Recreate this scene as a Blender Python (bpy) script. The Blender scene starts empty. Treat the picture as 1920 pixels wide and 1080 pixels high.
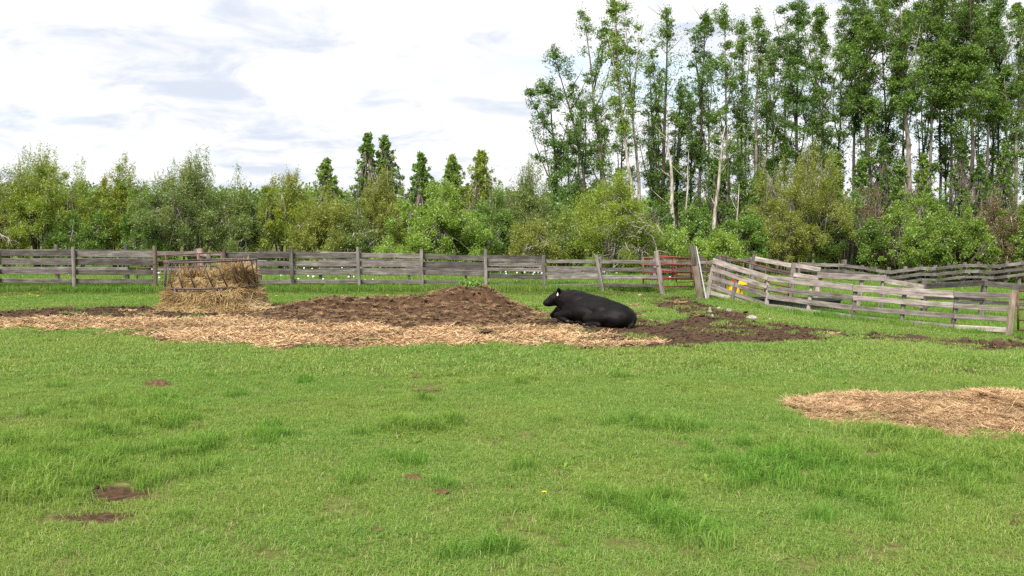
import bpy, bmesh, math, random
import numpy as np
from mathutils import Vector, Matrix, Quaternion

rng = np.random.default_rng(7)
random.seed(7)
S = bpy.context.scene
R = math.radians
PI = math.pi

# ------------------------------------------------------------------ camera
EYE = 2.2
FPX = 1867.0                     # focal length in pixels of the 1920 px wide photograph
PITCH = math.atan(115 / FPX)     # horizon 115 px above the picture centre
cam = bpy.data.cameras.new('camera')
cam.sensor_width = 36.0
cam.lens = FPX / 1920 * 36.0
cam.clip_start = 0.1
cam.clip_end = 6000
camo = bpy.data.objects.new('camera', cam)
camo.location = (0, 0, EYE)
camo.rotation_euler = (R(90) - PITCH, 0, 0)
S.collection.objects.link(camo)
S.camera = camo

# ------------------------------------------------------------------ world, sun, exposure
SUN_EL, SUN_AZ = R(52), R(205)          # azimuth measured clockwise from +Y (camera looks along +Y)
w = bpy.data.worlds.new('World')
S.world = w
w.use_nodes = True
nt = w.node_tree
nt.nodes.clear()
def wn(t, **k):
    n = nt.nodes.new(t)
    for a, b in k.items():
        setattr(n, a, b)
    return n
wo = wn('ShaderNodeOutputWorld'); bg = wn('ShaderNodeBackground'); bg.inputs[1].default_value = 0.10
sky = wn('ShaderNodeTexSky'); sky.sky_type = 'NISHITA'; sky.sun_disc = False
sky.sun_elevation = SUN_EL; sky.sun_rotation = SUN_AZ
sky.altitude = 600; sky.air_density = 1.0; sky.dust_density = 1.2; sky.ozone_density = 1.0
tc = wn('ShaderNodeTexCoord'); sep = wn('ShaderNodeSeparateXYZ')
nt.links.new(tc.outputs['Generated'], sep.inputs[0])
def wm(op, a, b=None, clamp=False):
    n = wn('ShaderNodeMath', operation=op); n.use_clamp = clamp
    for i, v in enumerate((a, b)):
        if v is None: continue
        if isinstance(v, (int, float)): n.inputs[i].default_value = v
        else: nt.links.new(v, n.inputs[i])
    return n.outputs[0]
zc = wm('ADD', wm('MAXIMUM', sep.outputs[2], 0.0), 0.20)
cx = wm('DIVIDE', sep.outputs[0], zc); cy = wm('DIVIDE', sep.outputs[1], zc)
comb = wn('ShaderNodeCombineXYZ'); nt.links.new(cx, comb.inputs[0]); nt.links.new(cy, comb.inputs[1])
def wnoise(scale, detail, rough, off, dist=0.0):
    mp = wn('ShaderNodeMapping'); mp.inputs['Location'].default_value = off
    nt.links.new(comb.outputs[0], mp.inputs[0])
    n = wn('ShaderNodeTexNoise'); n.inputs['Scale'].default_value = scale
    n.inputs['Detail'].default_value = detail; n.inputs['Roughness'].default_value = rough
    n.inputs['Distortion'].default_value = dist
    nt.links.new(mp.outputs[0], n.inputs['Vector'])
    return n.outputs[0]
def wramp(src, p0, p1, c0, c1):
    n = wn('ShaderNodeValToRGB'); e = n.color_ramp.elements
    e[0].position = p0; e[0].color = (*c0, 1); e[1].position = p1; e[1].color = (*c1, 1)
    n.color_ramp.interpolation = 'EASE'
    nt.links.new(src, n.inputs[0])
    return n.outputs[0]
CLOUD = 4.7
big = wnoise(1.2, 5, 0.55, (7.4, 3.2, 2.0), 0.2)
fine = wnoise(3.4, 6, 0.6, (8.0, 2.0, 4.0), 0.5)
mixf = wm('ADD', wm('MULTIPLY', big, 0.46), wm('MULTIPLY', fine, 0.54))
shade = wramp(mixf, 0.385, 0.53, (0.70, 0.76, 0.87), (1.0, 1.0, 1.015))
mul = wn('ShaderNodeVectorMath', operation='SCALE'); nt.links.new(shade, mul.inputs[0]); mul.inputs['Scale'].default_value = CLOUD
gap = wramp(wnoise(0.8, 4, 0.5, (1.3, 6.2, 9.0), 0.2), 0.30, 0.46, (0.55, 0.55, 0.55), (1, 1, 1))
mx = wn('ShaderNodeMix', data_type='RGBA')
nt.links.new(gap, mx.inputs[0]); nt.links.new(sky.outputs[0], mx.inputs[6]); nt.links.new(mul.outputs[0], mx.inputs[7])
nt.links.new(mx.outputs[2], bg.inputs[0]); nt.links.new(bg.outputs[0], wo.inputs[0])

sun = bpy.data.lights.new('sun', 'SUN'); sun.energy = 3.4; sun.angle = R(22); sun.color = (1.0, 0.95, 0.87)
suno = bpy.data.objects.new('sun', sun)
sdir = Vector((math.sin(SUN_AZ) * math.cos(SUN_EL), math.cos(SUN_AZ) * math.cos(SUN_EL), math.sin(SUN_EL)))
suno.rotation_euler = sdir.to_track_quat('Z', 'Y').to_euler()
suno.location = (0, 0, 40)
S.collection.objects.link(suno)

S.view_settings.view_transform = 'Standard'
S.view_settings.look = 'None'
S.view_settings.gamma = 1
S.view_settings.use_curve_mapping = False
S.view_settings.exposure = 1.2
S.cycles.max_bounces = 6
S.cycles.diffuse_bounces = 3
S.cycles.glossy_bounces = 2
S.cycles.transmission_bounces = 4
S.cycles.use_denoising = False

# ------------------------------------------------------------------ helpers
C = S.collection
def link(o, parent=None):
    C.objects.link(o)
    if parent is not None:
        o.parent = parent
    return o
def tag(o, label=None, cat=None, group=None, kind=None):
    if label: o['label'] = label
    if cat: o['category'] = cat
    if group: o['group'] = group
    if kind: o['kind'] = kind
    return o
def empty(name, loc, label=None, cat=None, group=None):
    o = bpy.data.objects.new(name, None); o.empty_display_size = 0.2
    o.location = loc; link(o)
    return tag(o, label, cat, group)
def np_mesh(name, V, F, mat=None, smooth=False, fattr=None):
    V = np.asarray(V, dtype=np.float32); F = np.asarray(F, dtype=np.int32)
    me = bpy.data.meshes.new(name); k = F.shape[1]
    me.vertices.add(len(V)); me.vertices.foreach_set('co', V.ravel())
    me.loops.add(F.size); me.loops.foreach_set('vertex_index', F.ravel())
    me.polygons.add(len(F)); me.polygons.foreach_set('loop_start', np.arange(0, F.size, k, dtype=np.int32))
    if fattr is not None:
        for nme, arr in fattr.items():
            a = me.attributes.new(nme, 'FLOAT', 'FACE'); a.data.foreach_set('value', np.asarray(arr, dtype=np.float32))
    me.update(calc_edges=True)
    me.polygons.foreach_set('use_smooth', np.full(len(F), smooth))
    if mat: me.materials.append(mat)
    return me
def ob(name, me, parent=None, loc=(0, 0, 0)):
    o = bpy.data.objects.new(name, me); o.location = loc
    return link(o, parent)

def hash_grid(seed):
    return np.random.default_rng(seed).random((128, 128))
_grids = {}
def vnoise(x, y, seed=0):
    if seed not in _grids: _grids[seed] = hash_grid(seed + 100)
    g = _grids[seed]
    x = np.asarray(x, dtype=float); y = np.asarray(y, dtype=float)
    xi = np.floor(x).astype(int); yi = np.floor(y).astype(int)
    fx = x - xi; fy = y - yi
    fx = fx * fx * (3 - 2 * fx); fy = fy * fy * (3 - 2 * fy)
    a = g[xi % 128, yi % 128]; b = g[(xi + 1) % 128, yi % 128]
    c = g[xi % 128, (yi + 1) % 128]; d = g[(xi + 1) % 128, (yi + 1) % 128]
    return (a * (1 - fx) + b * fx) * (1 - fy) + (c * (1 - fx) + d * fx) * fy
def fbm(x, y, seed=0, octs=4, rough=0.5):
    s = 0; a = 1; t = 0
    for i in range(octs):
        s = s + a * vnoise(x * 2 ** i + 17.3 * i, y * 2 ** i - 9.1 * i, seed + i); t += a; a *= rough
    return s / t - 0.5
def sstep(a, b, x):
    t = np.clip((np.asarray(x, dtype=float) - a) / (b - a), 0, 1)
    return t * t * (3 - 2 * t)

# terrain: level paddock that falls away to the right
_tx = np.linspace(-5, 70, 301)
_tz = np.interp(_tx, [5.2, 6.4, 8.0, 10.4, 13.3, 20, 28], [0, -.10, -.40, -.56, -.77, -1.15, -1.5])
_k = np.exp(-0.5 * (np.arange(-8, 9) / 3.0) ** 2); _k /= _k.sum()
_tz = np.convolve(np.pad(_tz, 8, mode='edge'), _k, mode='valid')
def gh(x, y):
    x = np.asarray(x, dtype=float); y = np.asarray(y, dtype=float)
    z = np.interp(x, _tx, _tz) * sstep(13, 25, y)
    z = z + 0.06 * fbm(x * .18, y * .18, 40, 3) * sstep(3, 10, y)
    z = z + 0.10 * np.exp(-((y - 34.2) / 1.0) ** 2) * (1 - sstep(5, 7, x))      # low berm under the back fence
    return z
def ray(px, py):
    u = (px - 960) / FPX; v = (540 - py) / FPX
    return Vector((u, math.cos(PITCH) + v * math.sin(PITCH), -math.sin(PITCH) + v * math.cos(PITCH)))
def at(px, py, Y):
    d = ray(px, py); t = Y / d.y
    return Vector((d.x * t, Y, EYE + d.z * t))
def gnd(px, py):
    d = ray(px, py); t = EYE / max(-d.z, 1e-3)
    for _ in range(30):
        h = float(gh(d.x * t, d.y * t)); t += 0.7 * ((EYE - h) / -d.z - t)
    return Vector((d.x * t, d.y * t, float(gh(d.x * t, d.y * t))))
def on_ground(px, Y, dz=0.0):
    x = (px - 960) / FPX * Y * 0.9965
    return Vector((x, Y, float(gh(x, Y)) + dz))
def poly(pts):
    return np.array([gnd(*p)[:2] for p in pts])
def sdf(P, x, y):
    x = np.asarray(x, dtype=float); y = np.asarray(y, dtype=float)
    d = np.full(x.shape, 1e9); ins = np.zeros(x.shape, dtype=bool)
    n = len(P)
    for i in range(n):
        ax, ay = P[i]; bx, by = P[(i + 1) % n]
        ex, ey = bx - ax, by - ay
        t = np.clip(((x - ax) * ex + (y - ay) * ey) / (ex * ex + ey * ey + 1e-9), 0, 1)
        d = np.minimum(d, (x - ax - t * ex) ** 2 + (y - ay - t * ey) ** 2)
        cond = ((ay > y) != (by > y)) & (x < ex * (y - ay) / (ey if abs(ey) > 1e-9 else 1e-9) + ax)
        ins ^= cond
    d = np.sqrt(d)
    return np.where(ins, d, -d)

# ------------------------------------------------------------------ materials
def newmat(name):
    m = bpy.data.materials.new(name); m.use_nodes = True
    n = m.node_tree.nodes; n.clear()
    o = n.new('ShaderNodeOutputMaterial')
    return m, m.node_tree, o
def nd(t, typ, **k):
    n = t.nodes.new(typ)
    for a, b in k.items(): setattr(n, a, b)
    return n
def noise_n(t, vec, scale, detail=4, rough=0.55, dist=0.0):
    n = nd(t, 'ShaderNodeTexNoise'); n.inputs['Scale'].default_value = scale
    n.inputs['Detail'].default_value = detail; n.inputs['Roughness'].default_value = rough; n.inputs['Distortion'].default_value = dist
    if vec is not None: t.links.new(vec, n.inputs['Vector'])
    return n.outputs[0]
def ramp_n(t, src, stops):
    n = nd(t, 'ShaderNodeValToRGB'); e = n.color_ramp.elements
    while len(e) < len(stops): e.new(0.5)
    for i, (p, c) in enumerate(stops):
        e[i].position = p; e[i].color = (*c, 1) if len(c) == 3 else c
    t.links.new(src, n.inputs[0])
    return n.outputs[0]
def mix_n(t, f, a, b, mode='MIX'):
    n = nd(t, 'ShaderNodeMix', data_type='RGBA', blend_type=mode)
    for i, v in ((0, f), (6, a), (7, b)):
        if isinstance(v, (int, float)): n.inputs[i].default_value = v
        elif isinstance(v, tuple): n.inputs[i].default_value = (*v, 1)
        else: t.links.new(v, n.inputs[i])
    return n.outputs[2]
def math_n(t, op, a, b=0.0, clamp=False):
    n = nd(t, 'ShaderNodeMath', operation=op); n.use_clamp = clamp
    for i, v in enumerate((a, b)):
        if isinstance(v, (int, float)): n.inputs[i].default_value = v
        else: t.links.new(v, n.inputs[i])
    return n.outputs[0]
def princ(t, o, col, rough=0.8, bump=None, bstr=0.3, bdist=0.02, metal=0.0, spec=0.3):
    p = nd(t, 'ShaderNodeBsdfPrincipled')
    if isinstance(col, tuple): p.inputs['Base Color'].default_value = (*col, 1)
    else: t.links.new(col, p.inputs['Base Color'])
    if isinstance(rough, (int, float)): p.inputs['Roughness'].default_value = rough
    else: t.links.new(rough, p.inputs['Roughness'])
    p.inputs['Metallic'].default_value = metal
    p.inputs['Specular IOR Level'].default_value = spec
    if bump is not None:
        b = nd(t, 'ShaderNodeBump'); b.inputs['Strength'].default_value = bstr; b.inputs['Distance'].default_value = bdist
        t.links.new(bump, b.inputs['Height']); t.links.new(b.outputs[0], p.inputs['Normal'])
    t.links.new(p.outputs[0], o.inputs[0])
    return p
def attr_n(t, name, kind='GEOMETRY'):
    n = nd(t, 'ShaderNodeAttribute', attribute_type=kind); n.attribute_name = name
    return n.outputs['Fac']

def wood_mat(name, dark, mid, light):
    m, t, o = newmat(name)
    co = nd(t, 'ShaderNodeTexCoord'); oi = nd(t, 'ShaderNodeObjectInfo')
    off = nd(t, 'ShaderNodeVectorMath', operation='ADD')
    sc = nd(t, 'ShaderNodeVectorMath', operation='SCALE'); sc.inputs[0].default_value = (13, 7, 5)
    t.links.new(oi.outputs['Random'], sc.inputs['Scale'])
    t.links.new(co.outputs['Object'], off.inputs[0]); t.links.new(sc.outputs[0], off.inputs[1])
    mp = nd(t, 'ShaderNodeMapping'); mp.inputs['Scale'].default_value = (1.3, 22, 22); t.links.new(off.outputs[0], mp.inputs[0])
    mp2 = nd(t, 'ShaderNodeMapping'); mp2.inputs['Scale'].default_value = (2.2, 5, 5); t.links.new(off.outputs[0], mp2.inputs[0])
    g = noise_n(t, mp.outputs[0], 1.0, 5, 0.65, 0.4)
    b = noise_n(t, mp2.outputs[0], 1.2, 4, 0.6)
    mixv = math_n(t, 'ADD', math_n(t, 'MULTIPLY', g, 0.55), math_n(t, 'MULTIPLY', b, 0.45))
    c = ramp_n(t, mixv, [(0.33, dark), (0.5, mid), (0.66, light)])
    v = math_n(t, 'ADD', math_n(t, 'MULTIPLY', oi.outputs['Random'], 0.75), 0.52)
    hs = nd(t, 'ShaderNodeHueSaturation'); t.links.new(c, hs.inputs['Color']); t.links.new(v, hs.inputs['Value'])
    princ(t, o, hs.outputs[0], 0.9, g, 0.5, 0.01, spec=0.15)
    return m
M_OLD = wood_mat('weathered_grey_wood', (0.0458, 0.0382, 0.0333), (0.1374, 0.1222, 0.1107), (0.2663, 0.2454, 0.2288))
M_PALE = wood_mat('pale_weathered_wood', (0.0766, 0.0612, 0.0522), (0.2432, 0.2070, 0.1846), (0.4143, 0.3736, 0.3421))
M_POST = wood_mat('brownish_post_wood', (0.0946, 0.0731, 0.0533), (0.2408, 0.1935, 0.1462), (0.3870, 0.3268, 0.2580))
M_DARKW = wood_mat('dark_wet_wood', (0.05, 0.042, 0.036), (0.13, 0.115, 0.10), (0.25, 0.23, 0.21))

def metal_mat(name, col, rust, amt, rough=0.5, scale=9):
    m, t, o = newmat(name)
    co = nd(t, 'ShaderNodeTexCoord')
    n = noise_n(t, co.outputs['Object'], scale, 5, 0.65)
    f = ramp_n(t, n, [(amt - 0.09, (0, 0, 0)), (amt + 0.09, (1, 1, 1))])
    princ(t, o, mix_n(t, f, rust, col), rough, n, 0.15, 0.005, spec=0.4)
    return m
M_FEED = metal_mat('brown_black_feeder_paint', (0.055, 0.042, 0.045), (0.10, 0.055, 0.04), 0.45)
M_RUST = metal_mat('rusty_pipe', (0.16, 0.06, 0.045), (0.075, 0.04, 0.03), 0.5, 0.75)
M_RED = metal_mat('faded_red_pipe', (0.29, 0.045, 0.05), (0.17, 0.06, 0.05), 0.42, 0.5)
M_MAROON = metal_mat('dull_maroon_pipe', (0.22, 0.05, 0.05), (0.11, 0.05, 0.04), 0.45, 0.6)
M_WHITEP = metal_mat('white_strip', (0.50, 0.51, 0.53), (0.30, 0.29, 0.275), 0.38, 0.5)
M_YELLOW = metal_mat('yellow_plastic', (0.85, 0.50, 0.01), (0.55, 0.33, 0.03), 0.30, 0.45)
M_REDPL = metal_mat('red_plastic', (0.60, 0.02, 0.015), (0.35, 0.03, 0.02), 0.30, 0.45)
M_BLACKPL = metal_mat('black_plastic', (0.012, 0.013, 0.014), (0.03, 0.03, 0.028), 0.35, 0.55)
M_WIRE = metal_mat('grey_wire', (0.22, 0.22, 0.22), (0.10, 0.07, 0.05), 0.4, 0.5)

def leaf_mat(name, c0, c1, trans=0.38):
    """c0..c1: the leaf colours found on this plant"""
    m, t, o = newmat(name)
    f = attr_n(t, 'tint')
    c = ramp_n(t, f, [(0.0, c0), (1.0, c1)])
    d = nd(t, 'ShaderNodeBsdfDiffuse'); tr = nd(t, 'ShaderNodeBsdfTranslucent'); gl = nd(t, 'ShaderNodeBsdfGlossy')
    gl.inputs['Roughness'].default_value = 0.45
    t.links.new(c, d.inputs[0])
    hs = nd(t, 'ShaderNodeHueSaturation'); hs.inputs['Hue'].default_value = 0.485; hs.inputs['Saturation'].default_value = 1.1; hs.inputs['Value'].default_value = 1.15
    t.links.new(c, hs.inputs['Color']); t.links.new(hs.outputs[0], tr.inputs[0])
    mx = nd(t, 'ShaderNodeMixShader'); mx.inputs[0].default_value = trans
    t.links.new(d.outputs[0], mx.inputs[1]); t.links.new(tr.outputs[0], mx.inputs[2])
    m2 = nd(t, 'ShaderNodeMixShader'); m2.inputs[0].default_value = 0.045
    t.links.new(mx.outputs[0], m2.inputs[1]); t.links.new(gl.outputs[0], m2.inputs[2])
    t.links.new(m2.outputs[0], o.inputs[0])
    return m
def bark_mat(name, c0, c1, c2):
    m, t, o = newmat(name)
    co = nd(t, 'ShaderNodeTexCoord')
    mp = nd(t, 'ShaderNodeMapping'); mp.inputs['Scale'].default_value = (5, 5, 1.6); t.links.new(co.outputs['Object'], mp.inputs[0])
    n = noise_n(t, mp.outputs[0], 1.1, 5, 0.65)
    c = ramp_n(t, n, [(0.34, c0), (0.48, c1), (0.66, c2)])
    princ(t, o, c, 0.9, n, 0.4, 0.03, spec=0.1)
    return m
BK_DARK = bark_mat('dark_bark', (0.035, 0.028, 0.024), (0.075, 0.062, 0.052), (0.14, 0.12, 0.10))
BK_MID = bark_mat('grey_brown_bark', (0.07, 0.055, 0.045), (0.17, 0.145, 0.12), (0.30, 0.27, 0.23))
BK_PALE = bark_mat('pale_aspen_bark', (0.11, 0.085, 0.07), (0.36, 0.31, 0.26), (0.55, 0.50, 0.44))
BK_DEAD = bark_mat('grey_dead_twigs', (0.16, 0.135, 0.115), (0.28, 0.25, 0.22), (0.40, 0.37, 0.34))

# ------------------------------------------------------------------ ground zones (outlines taken on the ground itself)
Z_MUCK = poly([(-140, 586), (0, 582), (130, 576), (300, 573), (480, 572), (560, 566), (700, 566), (860, 566), (1000, 575),
               (1040, 590), (1120, 598), (1190, 584), (1200, 562), (1232, 556), (1316, 556), (1332, 570), (1378, 582), (1410, 592), (1395, 602),
               (1450, 606), (1540, 614), (1650, 631), (1560, 645), (1440, 642), (1350, 644), (1320, 656), (1150, 656), (1050, 650),
               (900, 648), (760, 652), (620, 656), (430, 646), (300, 640), (150, 632), (0, 629), (-140, 629)])
Z_ISLE = poly([(1196, 566), (1235, 572), (1290, 584), (1300, 600), (1262, 608), (1200, 606), (1190, 590)])
Z_WEDGE = poly([(-10, 612), (90, 609), (200, 612), (262, 622), (250, 629), (130, 626), (-10, 624)])
Z_STRAW = poly([(-140, 598), (0, 598), (150, 599), (300, 602), (470, 598), (560, 598), (640, 606), (760, 618), (900, 616), (1000, 610), (1080, 622),
                (1170, 640), (1130, 652), (1000, 648), (880, 645), (740, 646), (620, 650), (450, 642), (320, 634), (160, 622), (0, 612), (-140, 612)])
Z_RDIRT = poly([(1735, 642), (1800, 638), (1960, 641), (1990, 663), (1830, 660), (1750, 655)])
Z_RDIRT2 = poly([(1570, 640), (1600, 630), (1660, 624), (1760, 632), (1790, 646), (1700, 644), (1630, 640)])
Z_PATCH = [poly(p) for p in ([(158, 922), (190, 913), (262, 915), (276, 930), (232, 945), (170, 940)],
                             [(270, 721), (292, 716), (322, 720), (300, 724)],
                             [(-20, 842), (12, 838), (20, 850), (-20, 852)],
                             [(120, 968), (180, 960), (240, 968), (160, 984)])]
Z_THIN = [poly(p) for p in ([(1240, 676), (1380, 680), (1400, 698), (1260, 694)],
                            [(1640, 686), (1960, 682), (1980, 706), (1700, 712)],
                            [(1560, 850), (1640, 838), (1700, 856), (1620, 874)],
                            [(1000, 940), (1120, 930), (1150, 960), (1030, 975)])]
Z_HAYFOOT = poly([(1478, 772), (1510, 756), (1700, 746), (2000, 738), (2050, 834), (1880, 832), (1720, 820), (1600, 808), (1530, 790)])
Z_DRY = poly([(-200, 536), (500, 534), (1000, 534), (1235, 546), (1235, 562), (1000, 556), (500, 552), (-200, 558)])

def zones(x, y):
    n1 = fbm(x * 0.9, y * 0.9, 3, 5, 0.62); n2 = fbm(x * 2.7, y * 2.7, 9, 4, 0.6)
    e = n1 * 1.7 + n2 * 0.9
    muck = sstep(-0.42, 0.38, sdf(Z_MUCK, x, y) + e * .95)
    isle = sstep(-0.2, 0.2, sdf(Z_ISLE, x, y) - .3 + e * 0.8)
    wedge = sstep(-0.15, 0.15, sdf(Z_WEDGE, x, y) + e * 0.6)
    muck = muck * (1 - isle) * (1 - wedge)
    muck = np.maximum(muck, sstep(-0.3, 0.3, sdf(Z_RDIRT, x, y) + .22 + e * 0.9))
    muck = np.maximum(muck, 0.95 * sstep(-0.2, 0.2, sdf(Z_RDIRT2, x, y) + .28 + e * 1.1))
    for p in Z_PATCH:
        muck = np.maximum(muck, 1.05 * sstep(-0.12, 0.0, sdf(p, x, y) + e * 0.12))
    for p in Z_THIN:
        muck = np.maximum(muck, 0.85 * sstep(0.05, 0.3, sdf(p, x, y) * 0.5 + n2 * 0.9))
    muck = np.maximum(muck, 0.85 * sstep(0.185, 0.27, fbm(x * 2.1, y * 2.1, 61, 5, 0.65)) * (y < 26))
    straw = sstep(-0.65, 0.75, sdf(Z_STRAW, x, y) + e * 0.9)
    straw = straw * (.06 + .94 * sstep(-.15, .09, fbm(x * 1.1, y * 1.9, 55, 5, .62)))
    hay = sstep(-0.12, 0.15, sdf(Z_HAYFOOT, x, y) + e * 0.45)
    straw = np.maximum(straw, hay)
    dry = sstep(-0.5, 0.7, sdf(Z_DRY, x, y) + e)
    return np.clip(muck, 0, 1), np.clip(straw, 0, 1), np.clip(dry, 0, 1)

# ------------------------------------------------------------------ ground sheet
fx = np.arange(-21, 21.01, 0.13); fy = np.arange(3.2, 36.0, 0.13)
def outward(a, b, n):
    return a + (b - a) * (np.linspace(0, 1, n + 1)[1:] ** 3)
gx = np.concatenate([outward(-21, -1500, 26)[::-1], fx, outward(21, 90, 16), outward(90, 1500, 14)])
gy = np.concatenate([outward(3.2, -300, 14)[::-1], fy, np.arange(36.5, 80, 0.9), outward(80, 3000, 24)])
GX, GY = np.meshgrid(gx, gy)
gm, gs, gd = zones(GX.ravel(), GY.ravel())
xr, yr = GX.ravel(), GY.ravel()
near = (np.abs(xr) < 40) & (yr < 60) & (yr > 0)
gz = gh(xr, yr)
gz = gz + near * (0.030 * fbm(xr * 1.3, yr * 1.3, 21, 4) + gm * (0.08 * fbm(xr * 2.2, yr * 2.2, 31, 5, 0.65) - 0.015) + gs * 0.07 * fbm(xr * 1.9, yr * 1.9, 37, 4, 0.6))
nx, ny = len(gx), len(gy)
idx = np.arange(nx * ny).reshape(ny, nx)
GF = np.stack([idx[:-1, :-1].ravel(), idx[:-1, 1:].ravel(), idx[1:, 1:].ravel(), idx[1:, :-1].ravel()], 1)
gmat, t, o = newmat('pasture_soil')
co = nd(t, 'ShaderNodeTexCoord')
nA = noise_n(t, co.outputs['Object'], 1.3, 6, 0.65); nB = noise_n(t, co.outputs['Object'], 14, 5, 0.7); nC = noise_n(t, co.outputs['Object'], 55, 4, 0.7)
soil = ramp_n(t, nB, [(0.3, (0.060, 0.045, 0.022)), (0.48, (0.095, 0.100, 0.030)), (0.7, (0.16, 0.18, 0.05))])
muckc = ramp_n(t, nB, [(0.3, (0.0257, 0.0156, 0.0094)), (0.5, (0.0577, 0.0343, 0.0195)), (0.72, (0.1248, 0.0764, 0.0437))])
mstr = nd(t, 'ShaderNodeMapping'); mstr.inputs['Scale'].default_value = (9, 30, 9); t.links.new(co.outputs['Object'], mstr.inputs[0])
nS = noise_n(t, mstr.outputs[0], 1.6, 6, 0.75, 1.5)
strawc = ramp_n(t, nS, [(0.28, (0.0789, 0.0459, 0.0254)), (0.44, (0.2368, 0.1464, 0.0769)), (0.62, (0.4103, 0.2769, 0.1538))])
dryc = ramp_n(t, nB, [(0.3, (0.055, 0.05, 0.022)), (0.6, (0.13, 0.12, 0.05))])
c = mix_n(t, math_n(t, 'MULTIPLY', attr_n(t, 'dry'), 0.6), soil, dryc)
def ragged(nm, k):
    v = math_n(t, 'ADD', attr_n(t, nm), math_n(t, 'MULTIPLY', math_n(t, 'SUBTRACT', math_n(t, 'ADD', math_n(t, 'MULTIPLY', nB, .6), math_n(t, 'MULTIPLY', nC, .4)), .5), k))
    return ramp_n(t, v, [(.38, (0, 0, 0)), (.62, (1, 1, 1))])
c = mix_n(t, ragged('muck', 2.0), c, muckc)
c = mix_n(t, ragged('straw', 2.2), c, strawc)
princ(t, o, c, 0.95, math_n(t, 'ADD', nB, math_n(t, 'MULTIPLY', nC, 0.5)), 0.6, 0.03, spec=0.1)
gme = np_mesh('ground', np.stack([xr, yr, gz], 1), GF, gmat, True)
for nme, arr in (('muck', gm), ('straw', gs), ('dry', gd)):
    a = gme.attributes.new(nme, 'FLOAT', 'POINT'); a.data.foreach_set('value', arr.astype(np.float32))
ground = tag(ob('ground', gme), kind='structure')
def gsurf(x, y):
    m, s, d = zones(x, y)
    return gh(x, y) + 0.030 * fbm(x * 1.3, y * 1.3, 21, 4) + m * (0.08 * fbm(x * 2.2, y * 2.2, 31, 5, 0.65) - 0.015) + s * 0.07 * fbm(x * 1.9, y * 1.9, 37, 4, 0.6)

# ------------------------------------------------------------------ scattering (stuff only)
def scatter(name, P, rot, scl, vid, tint, coll, parent=None):
    me = bpy.data.meshes.new(name)
    n = len(P)
    me.vertices.add(n); me.vertices.foreach_set('co', np.asarray(P, dtype=np.float32).ravel())
    a = me.attributes.new('rot', 'FLOAT_VECTOR', 'POINT'); a.data.foreach_set('vector', np.asarray(rot, dtype=np.float32).ravel())
    a = me.attributes.new('scl', 'FLOAT_VECTOR', 'POINT'); a.data.foreach_set('vector', np.asarray(scl, dtype=np.float32).ravel())
    a = me.attributes.new('vid', 'INT', 'POINT'); a.data.foreach_set('value', np.asarray(vid, dtype=np.int32))
    a = me.attributes.new('hue', 'FLOAT', 'POINT'); a.data.foreach_set('value', np.asarray(tint, dtype=np.float32))
    me.update()
    o = ob(name, me, parent)
    g = bpy.data.node_groups.new(name + '_scatter', 'GeometryNodeTree')
    g.interface.new_socket('Geometry', in_out='INPUT', socket_type='NodeSocketGeometry')
    g.interface.new_socket('Geometry', in_out='OUTPUT', socket_type='NodeSocketGeometry')
    gi = g.nodes.new('NodeGroupInput'); go = g.nodes.new('NodeGroupOutput')
    ip = g.nodes.new('GeometryNodeInstanceOnPoints'); ci = g.nodes.new('GeometryNodeCollectionInfo')
    ci.inputs['Collection'].default_value = coll; ci.inputs['Separate Children'].default_value = True; ci.inputs['Reset Children'].default_value = True
    def na(nm, dt):
        q = g.nodes.new('GeometryNodeInputNamedAttribute'); q.data_type = dt; q.inputs['Name'].default_value = nm
        return q.outputs[0]
    g.links.new(gi.outputs[0], ip.inputs['Points']); g.links.new(ci.outputs[0], ip.inputs['Instance'])
    ip.inputs['Pick Instance'].default_value = True
    g.links.new(na('vid', 'INT'), ip.inputs['Instance Index'])
    e2r = g.nodes.new('FunctionNodeEulerToRotation'); g.links.new(na('rot', 'FLOAT_VECTOR'), e2r.inputs[0])
    g.links.new(e2r.outputs[0], ip.inputs['Rotation'])
    g.links.new(na('scl', 'FLOAT_VECTOR'), ip.inputs['Scale'])
    g.links.new(ip.outputs[0], go.inputs[0])
    md = o.modifiers.new('scatter', 'NODES'); md.node_group = g
    o['kind'] = 'stuff'
    return o
def source(coll_name, meshes):
    c = bpy.data.collections.new(coll_name)
    for i, me in enumerate(meshes):
        c.objects.link(bpy.data.objects.new('%s_%02d' % (coll_name, i), me))
    return c

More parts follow.
